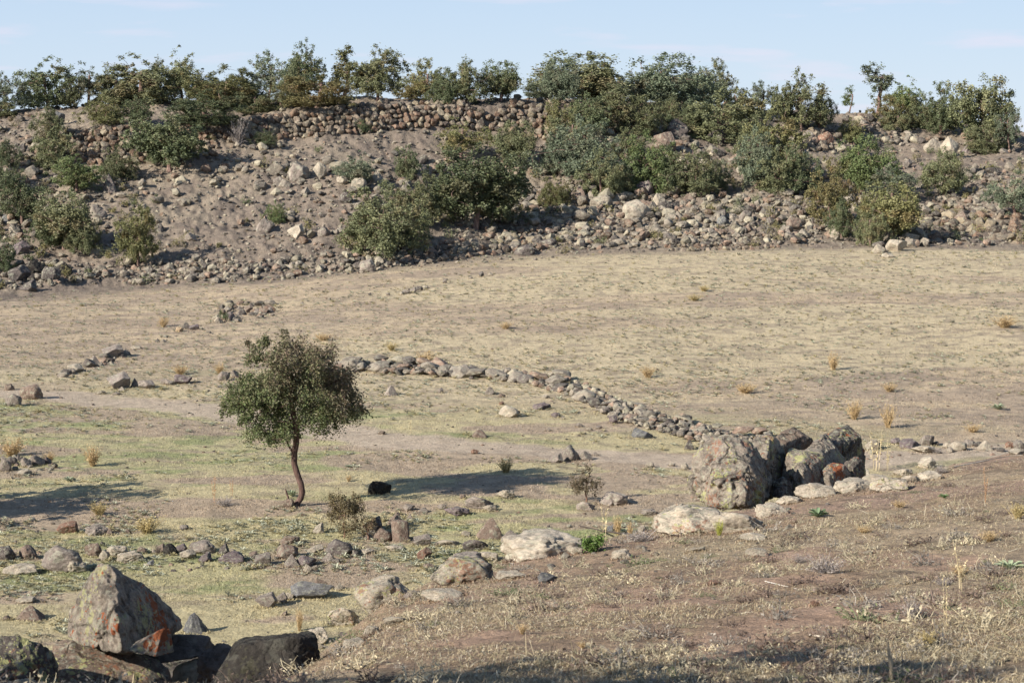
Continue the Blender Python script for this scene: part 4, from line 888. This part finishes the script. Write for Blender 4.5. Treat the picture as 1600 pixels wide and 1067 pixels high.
shrub(352, 502, 16, 22, 'tiny dark green shrub beside the far three-rock cluster', (.55, .95, .6), 30, 9)
shrub(925, 862, 22, 36, 'low green shrub between the pale slabs on the crest', (.7, 1.3, .5), 50, 10)
# rosettes (mullein) on the near slope
def rosette_mesh(seed, n=16, col=(.27, .29, .19)):
    rs = np.random.RandomState(seed); V = []; Fq = []; C = []; k = 0
    for i in range(n):
        a = i*2.4+rs.uniform(-.2, .2); up = .25+.9*(i/n); L = .5*(1-.35*i/n)*rs.uniform(.85, 1.1); w = L*.32; d = np.array([math.cos(a), math.sin(a), 0]); s = np.array([-d[1], d[0], 0]); c = np.array(col)*rs.uniform(.8, 1.25)
        for u, ww in ((.03, .3), (.35, .9), (.65, 1.), (.88, .6), (1., .04)):
            zc = L*up*(u-.45*u*u); q = d*L*u*(1-.2*up)+np.array([0, 0, zc+.01])
            for e, zz in ((-1, .05), (0, 0), (1, .05)): V.append(q+s*e*w*.5*ww+np.array([0, 0, zz*ww*.8])); C.append(c*(1.15 if e == 0 else 1))
        for u in range(4):
            for e in range(2): Fq.append((k+u*3+e, k+u*3+e+1, k+u*3+e+4, k+u*3+e+3))
        k += 15
    return np.array(V), np.array(Fq), np.array(C)
RM = [mesh_np('rosette', *rosette_mesh(s)[:2], M_STRAW, rosette_mesh(s)[2], True) for s in (1, 2)]
for px, py, h, w, lb, tint in [(1577, 890, 28, 62, 'large pale woolly rosette at the right edge of the near slope', (1.25, 1.3, 1.2)), (1278, 808, 26, 44, 'dark green upright-leaved plant below the crest boulders', (.6, .75, .6)), (1475, 778, 12, 24, 'small green rosette on the slope right of the slabs', (.6, .8, .5)), (455, 775, 20, 26, 'grey-green rosette at the foot of the lone tree trunk', (1, 1.05, 1)), (1560, 640, 18, 30, 'pale green weed clump in the right field above the stones', (1, 1.05, 1)), (108, 752, 14, 26, 'grey-green rosette left of the round straw-coloured tuft', (1, 1, 1)), (545, 730, 8, 20, 'grey-green rosette above the black rock', (1, 1, 1))]:
    plant(RM, px, py, h, w, 'leaf_rosette', lb, 'plant', 'leafy rosettes', tint, .45, 1.0)
# dead branches and stems lying or standing on the near slope
def branch(pts, rad, label, name='dead_branch', tint=(1.8, 1.6, 1.4), lift=None):
    P = []
    for i, (px, py) in enumerate(pts):
        x, y, z, r = hit(px, py); P.append(Vector((x, y, z+rad*.6)))
    if lift:
        b = P[0]; P = [b+Vector(((q[0])*hit(*pts[0])[3]/F, q[1]*hit(*pts[0])[3]/F, q[2]*hit(*pts[0])[3]/F)) for q in lift]
    c = P[0].copy(); n = len(P); v, f = tube([p-c for p in P], [rad*(1-.6*i/n) for i in range(n)], 6)
    o = obj(name, mesh_np(name, [q[:] for q in v], f, M_WOOD, None, True), None, c); o.color = (*tint, 1); tag(o, label, 'branch' if lift is None else 'dry stem')
branch([(905, 822), (940, 830), (985, 836), (1030, 840)], .022, 'dark forked dead branch lying across the crest left of the big pale slab', tint=(.07, .055, .045))
branch([(1490, 730), (1530, 722), (1570, 714), (1598, 711)], .014, 'long pale branch lying along the crest at right', tint=(.42, .37, .30))
branch([(1265, 992), (1300, 997), (1345, 1000)], .008, 'straight pale stick lying on the lower right slope', tint=(.5, .44, .35))
branch([(1390, 1068)], .018, 'tan broken stem standing at the bottom edge of the slope', 'dead_stalk', (.42, .33, .22), [(3, 0, -6), (2, 0, 25), (-2, 0, 45), (-5, 0, 66)])
branch([(1195, 908), (1220, 914), (1245, 920)], .006, 'thin bleached stick left of the large grey twig tangle', tint=(.5, .46, .4))
# ------------------------------------------------------------------ stuff: weeds, grass, straw
def scatter_px(rs, n, x0, x1, y0, y1):
    return rs.uniform(x0, x1, n), rs.uniform(y0, y1, n)
AZs = AZ
def hit_many(px, py):
    az, s = ray(px, py); i = np.clip(np.searchsorted(AZ, az), 1, NA-1); r = np.zeros(len(px))
    order = np.argsort(i)
    for a in np.unique(i):
        m = i == a; j = np.minimum(np.searchsorted(SM[a], s[m]), NR-1); jm = np.maximum(j-1, 0)
        t = np.clip((s[m]-SM[a][jm])/(SM[a][j]-SM[a][jm]+1e-12), 0, 1); r[m] = RR[jm]+(RR[j]-RR[jm])*t
    x, y = np.sin(az)*r, np.cos(az)*r
    return x, y, ground_z(x, y), r
def blades(rs, x, y, z, r, L, Wd, up, col, cv=.25):
    n = len(x); a = rs.uniform(0, 2*math.pi, n); el = up
    d = np.stack([np.cos(a)*np.cos(el), np.sin(a)*np.cos(el), np.sin(el)], 1); s = np.stack([-np.sin(a), np.cos(a), np.zeros(n)], 1)
    tilt = rs.uniform(-.8, .8, n)[:, None]; s = s*np.cos(tilt)+np.cross(d, s)*np.sin(tilt)
    p = np.stack([x, y, z], 1); L = L[:, None]; Wd = Wd[:, None]; bend = np.stack([np.zeros(n), np.zeros(n), rs.uniform(-.25, .15, n)], 1)*L
    V = np.stack([p-s*Wd*.5, p+s*Wd*.5, p+d*L*.55+s*Wd*.45+np.array([0, 0, .01]), p+d*L*.55-s*Wd*.45+np.array([0, 0, .01]), p+d*L+bend*.6+s*Wd*.1, p+d*L+bend*.6-s*Wd*.1], 1).reshape(-1, 3)
    k = np.arange(n)[:, None]*6; Fq = np.stack([k+np.array([[0, 1, 2, 3]]), k+np.array([[3, 2, 4, 5]])], 1).reshape(-1, 4)
    c = col*rs.uniform(1-cv, 1+cv, (n, 1)); return V, Fq, np.repeat(c, 6, 0)
rs = np.random.RandomState(3)
# straw litter and short dead grass on the near slope
px, py = scatter_px(rs, 310000, -250, 1900, 670, 1090); x, y, z, r = hit_many(px, py); p_, r_, hb_, cr_ = field_masks(x, y)
m = (r < cr_+3)&(f2(x*.9, y*.9, 4, 61)*.6+f2(x*.25, y*.25, 3, 67)*.4+rs.uniform(-.07, .07, len(x)) >.485+.10*sum(np.exp(-(((x-q[0])**2+(y-q[1])**2)/q[2]**2)) for q in SOIL)); x, y, z, r = x[m], y[m], z[m], r[m]; n = len(x)
t = rs.uniform(0, 1, n)[:, None]
col = np.where(t < .5, np.array([[.36, .29, .175]]), np.where(t < .78, np.array([[.27, .21, .135]]), np.where(t < .93, np.array([[.50, .44, .32]]), np.array([[.19, .18, .10]]))))
up = np.where(rs.uniform(0, 1, n) < .8, rs.uniform(-.05, .3, n), rs.uniform(.4, 1.3, n))
V, Fq, c = blades(rs, x, y, z+.004, r, rs.uniform(.015, .06, n)*(1+rs.uniform(0, 1, n)**18*3.5), rs.uniform(.003, .008, n), up, col)
o = obj('straw_litter', mesh_np('straw_litter', V, Fq, M_STRAW, c)); tag(o, 'dead straw and withered grass littering the near slope', 'dry grass', None, 'stuff')
# short turf on the field
px, py = scatter_px(rs, 270000, -250, 1850, 385, 1060); x, y, z, r = hit_many(px, py); p_, r_, hb_, cr_ = field_masks(x, y)
dp = dist_poly(x, y, PATH)
m = (r > cr_+2)&(r < 145)&(dp > 1.0)&(f2(x*.5, y*.8, 3, 62)+rs.uniform(-.2, .2, len(x)) > .46); x, y, z, r = x[m], y[m], z[m], r[m]; n = len(x)
cx_, cy_ = [], []
for e in rocks:
    if e[7] == 'hill': continue
    o_ = e[0]; m_ = int(14+e[3]*2.2); an = rs.uniform(0, 6.28, m_); q_ = rs.uniform(.42, .66, m_)
    cx_.append(o_.location.x+np.cos(an)*o_.scale.x*q_); cy_.append(o_.location.y+np.sin(an)*o_.scale.y*q_)
cx_, cy_ = np.concatenate(cx_), np.concatenate(cy_); x = np.concatenate([x, cx_]); y = np.concatenate([y, cy_]); z = np.concatenate([z, ground_z(cx_, cy_)]); r = np.concatenate([r, np.hypot(cx_, cy_)+18]); n = len(x)
gc = ground_col(x, y); V, Fq, c = blades(rs, x, y, z, r, rs.uniform(.015, .04, n)*(1+r/90), rs.uniform(.006, .012, n)*(.6+r/60), rs.uniform(.3, 1.3, n), gc*1.0)
o = obj('grass', mesh_np('grass', V, Fq, M_STRAW, c)); tag(o, 'short dry grazed grass covering the field', 'grass', None, 'stuff')
# low grey-green weeds all over the field
rv, rf, rc = rosette_mesh(5, 9); WEEDV = []; WEEDF = []; WEEDC = []
px, py = scatter_px(rs, 72000, -250, 1850, 388, 1000); x, y, z, r = hit_many(px, py); p_, r_, hb_, cr_ = field_masks(x, y); dp = dist_poly(x, y, PATH)
dens = f2(x*.12+5, y*.2, 4, 63)*.55+f2(x*.8+5, y*.8, 3, 64)*.45+.17*ss(52, 80, r)+rs.uniform(-.1, .1, len(x))
m = (r > cr_+4)&(r < hb_+2)&(dp > 1.3)&(dens > .57)&(rs.uniform(0, 1, len(x)) < np.clip(55/r, .25, 1)); x, y, z, r = x[m], y[m], z[m], r[m]; n = len(x)
rv2 = [rosette_mesh(20+i, 7)for i in range(5)]
for i in range(n):
    v, f, c0_ = rv2[i % 5]; s = rs.uniform(.10, .16+.2*rs.uniform()**2)*(1+.3*(r[i] > 90)); a = rs.uniform(0, 6.28); ca, sa = math.cos(a), math.sin(a)
    w = v*np.array([s, s, s*rs.uniform(.8, 1.9)]); w = np.stack([w[:, 0]*ca-w[:, 1]*sa+x[i], w[:, 0]*sa+w[:, 1]*ca+y[i], w[:, 2]+z[i]], 1)
    t = rs.uniform(); cc = (np.array([1.3, 1.2, 1.3]) if t < .5 else np.array([1.3, 1.05, .9]) if t < .85 else np.array([.6, .55, .55]))*rs.uniform(.8, 1.2)
    WEEDV.append(w); WEEDF.append(f+i*len(v)); WEEDC.append(c0_*cc)
o = obj('weeds', mesh_np('weeds', np.concatenate(WEEDV), np.concatenate(WEEDF), M_STRAW, np.concatenate(WEEDC), True)); tag(o, 'low grey-green weeds dotted over the dry field', 'weeds', None, 'stuff')
print('weeds', n)
# small withered weed clumps matted into the near slope, and scrub low among the hill rubble
UV, UF, UC = [], [], []; k0 = 0
SB = [stalks(np.random.RandomState(80+i), 26, .16, 2.2, .0035, cc, .9, 4, .012, cc) for i, cc in enumerate(((.42, .36, .24), (.27, .235, .19), (.17, .12, .09), (.15, .17, .08), (.50, .42, .27)))]
px, py = scatter_px(rs, 2500, -200, 1860, 680, 1085); x, y, z, r = hit_many(px, py); p_, r_, hb_, cr_ = field_masks(x, y)
for i in np.where((r < cr_+3)&(f2(x*.7, y*.7, 3, 66) > .42))[0]:
    v, f, cc = SB[rs.choice(5, p=[.34, .16, .3, .08, .12])]; s = .35+1.9*rs.uniform()**2.2; a = rs.uniform(0, 6.28); ca, sa = math.cos(a), math.sin(a)
    w = np.stack([(v[:, 0]*ca-v[:, 1]*sa)*s+x[i], (v[:, 0]*sa+v[:, 1]*ca)*s+y[i], v[:, 2]*s*.7+z[i]], 1); UV.append(w); UF.append(f+k0); UC.append(cc*rs.uniform(.75, 1.2)); k0 += len(v)
o = obj('withered_weeds', mesh_np('withered_weeds', np.concatenate(UV), np.concatenate(UF), M_STRAW, np.concatenate(UC))); tag(o, 'matted withered weeds all over the near slope', 'weeds', None, 'stuff')
rg = random.Random(55); UV, UF, UC = [], [], []; k0 = 0
for i in range(520):
    px = rg.uniform(-200, 1800); t = rg.random(); py = (1-t)*np.interp(px, HX, BP)+t*np.interp(px, HX, [200, 195, 215, 225, 225, 225, 215, 190, 200, 230, 250, 250])
    if 250 < px < 760 and rg.random() < .75: continue
    x, y, z, r = hit(px, py); s = rg.uniform(.18, .55); n = 8
    C = np.array([[rg.gauss(0, .5)*s, rg.gauss(0, .5)*s, abs(rg.gauss(.3, .4))*s] for _ in range(n)])
    lv, lf_, lc = leaves(rs, C, s*.28, 26, .09, (0, 0, 0), oak_col); tint = rg.choice([(1, 1, .95), (1.2, 1.0, .8), (1.25, 1.02, .98), (.8, .85, .8), (1.5, 1.25, 1.1)])
    UV.append(lv+np.array([x, y, z])); UF.append(lf_+k0); UC.append(lc*np.array(tint)); k0 += len(lv)
o = obj('undergrowth', mesh_np('undergrowth', np.concatenate(UV), np.concatenate(UF), M_LEAF, np.concatenate(UC))); o.color = (1, 1, 1, 1); tag(o, 'low scrubby undergrowth among the stones of the hillside', 'undergrowth', None, 'stuff')
# ------------------------------------------------------------------ labels for the rocks
LM = {'field': [(462, 789, 'the lone tree'), (591, 765, 'the black rock'), (195, 960, 'the peaked boulder'), (627, 840, 'the column stone'), (1145, 760, 'the crest boulders'), (795, 645, 'the tumbled wall middle'), (287, 600, 'the left path'), (400, 488, 'the far stone cluster'), (645, 455, 'the hill-foot pasture corner'),
                (1450, 700, 'the right-hand stone row'), (1577, 885, 'the woolly rosette'), (1290, 890, 'the grey twig tangle'), (530, 860, 'the lower stone row'), (40, 728, 'the left rock pile'), (1003, 680, 'the tumbled wall bend'), (893, 712, 'the open thorny shrub')],
      'crest': [(600, 940, 'the lower crest'), (850, 865, 'the middle crest'), (1145, 780, 'the crest boulders'), (1400, 760, 'the upper crest')],
      'hill': [(216, 400, 'the yellow-green hill-foot tree'), (600, 380, 'the olive hill-foot oak'), (742, 340, 'the biggest dark oak'), (1010, 300, 'the bright green oak'), (1297, 340, 'the rusty brown oak'), (1484, 240, 'the pale cube rock'), (225, 225, 'the rusty stone wall'), (560, 190, 'the long hilltop wall'), (35, 345, 'the left-edge trees'), (500, 285, 'the bare slope middle'), (1240, 225, 'the crumbling wall'), (910, 250, 'the grey-green bushes'), (1530, 355, 'the rust stained wall'), (1130, 200, 'the cleft in the hill'), (340, 270, 'the large shaded oak')]}
buck = {}
for e in rocks:
    o, px, py, w, h, tone, kind, area = e; cy = py-h/2
    lm = min(LM[area], key=lambda L: (L[0]-px)**2+((L[1]-cy)*1.5)**2); dx, dy = px-lm[0], cy-lm[1]
    side = ('left of' if dx < 0 else 'right of') if abs(dx) > abs(dy)*1.2 else ('behind' if dy < 0 else 'in front of') if area != 'hill' else ('above' if dy < 0 else 'below')
    buck.setdefault((tone, kind, lm[2], side), []).append((math.hypot(dx, dy), e))
SH = {'round': 'rounded', 'block': 'angular', 'slab': 'flat', 'peak': 'peaked', 'column': 'upright'}
for (tone, kind, lm, side), L in buck.items():
    L.sort(key=lambda t: t[0])
    for k, (_, e) in enumerate(L):
        o = e[0]; extra = '' if len(L) == 1 else f", {'nearest' if k == 0 else nth(k)+' nearest'} of its kind"
        lab = f"{TONE[tone][1]} {SH[kind]} rock {side} {lm}{extra}"
        tag(o, lab, 'rock', {'field': 'loose rocks on the field', 'crest': 'pale slabs along the crest', 'hill': 'boulders on the hillside'}[e[7]])
for e in rocks:
    if e[5] == 'k' and e[1] == 591: e[0].location.z -= .06; e[0]['label'] = 'black angular rock on the turf at the start of the tree shadow'
    if e[6] == 'column': e[0]['label'] = 'upright brown column stone standing beside the thorny shrub'
# drop lone hill-foot names that repeat by accident
seen = {}
for o in scn.objects:
    if o.parent is None and 'label' in o:
        seen.setdefault(o['label'], []).append(o.name)
print('dups', {k: v for k, v in seen.items() if len(v) > 1}, 'rocks', len(rocks))
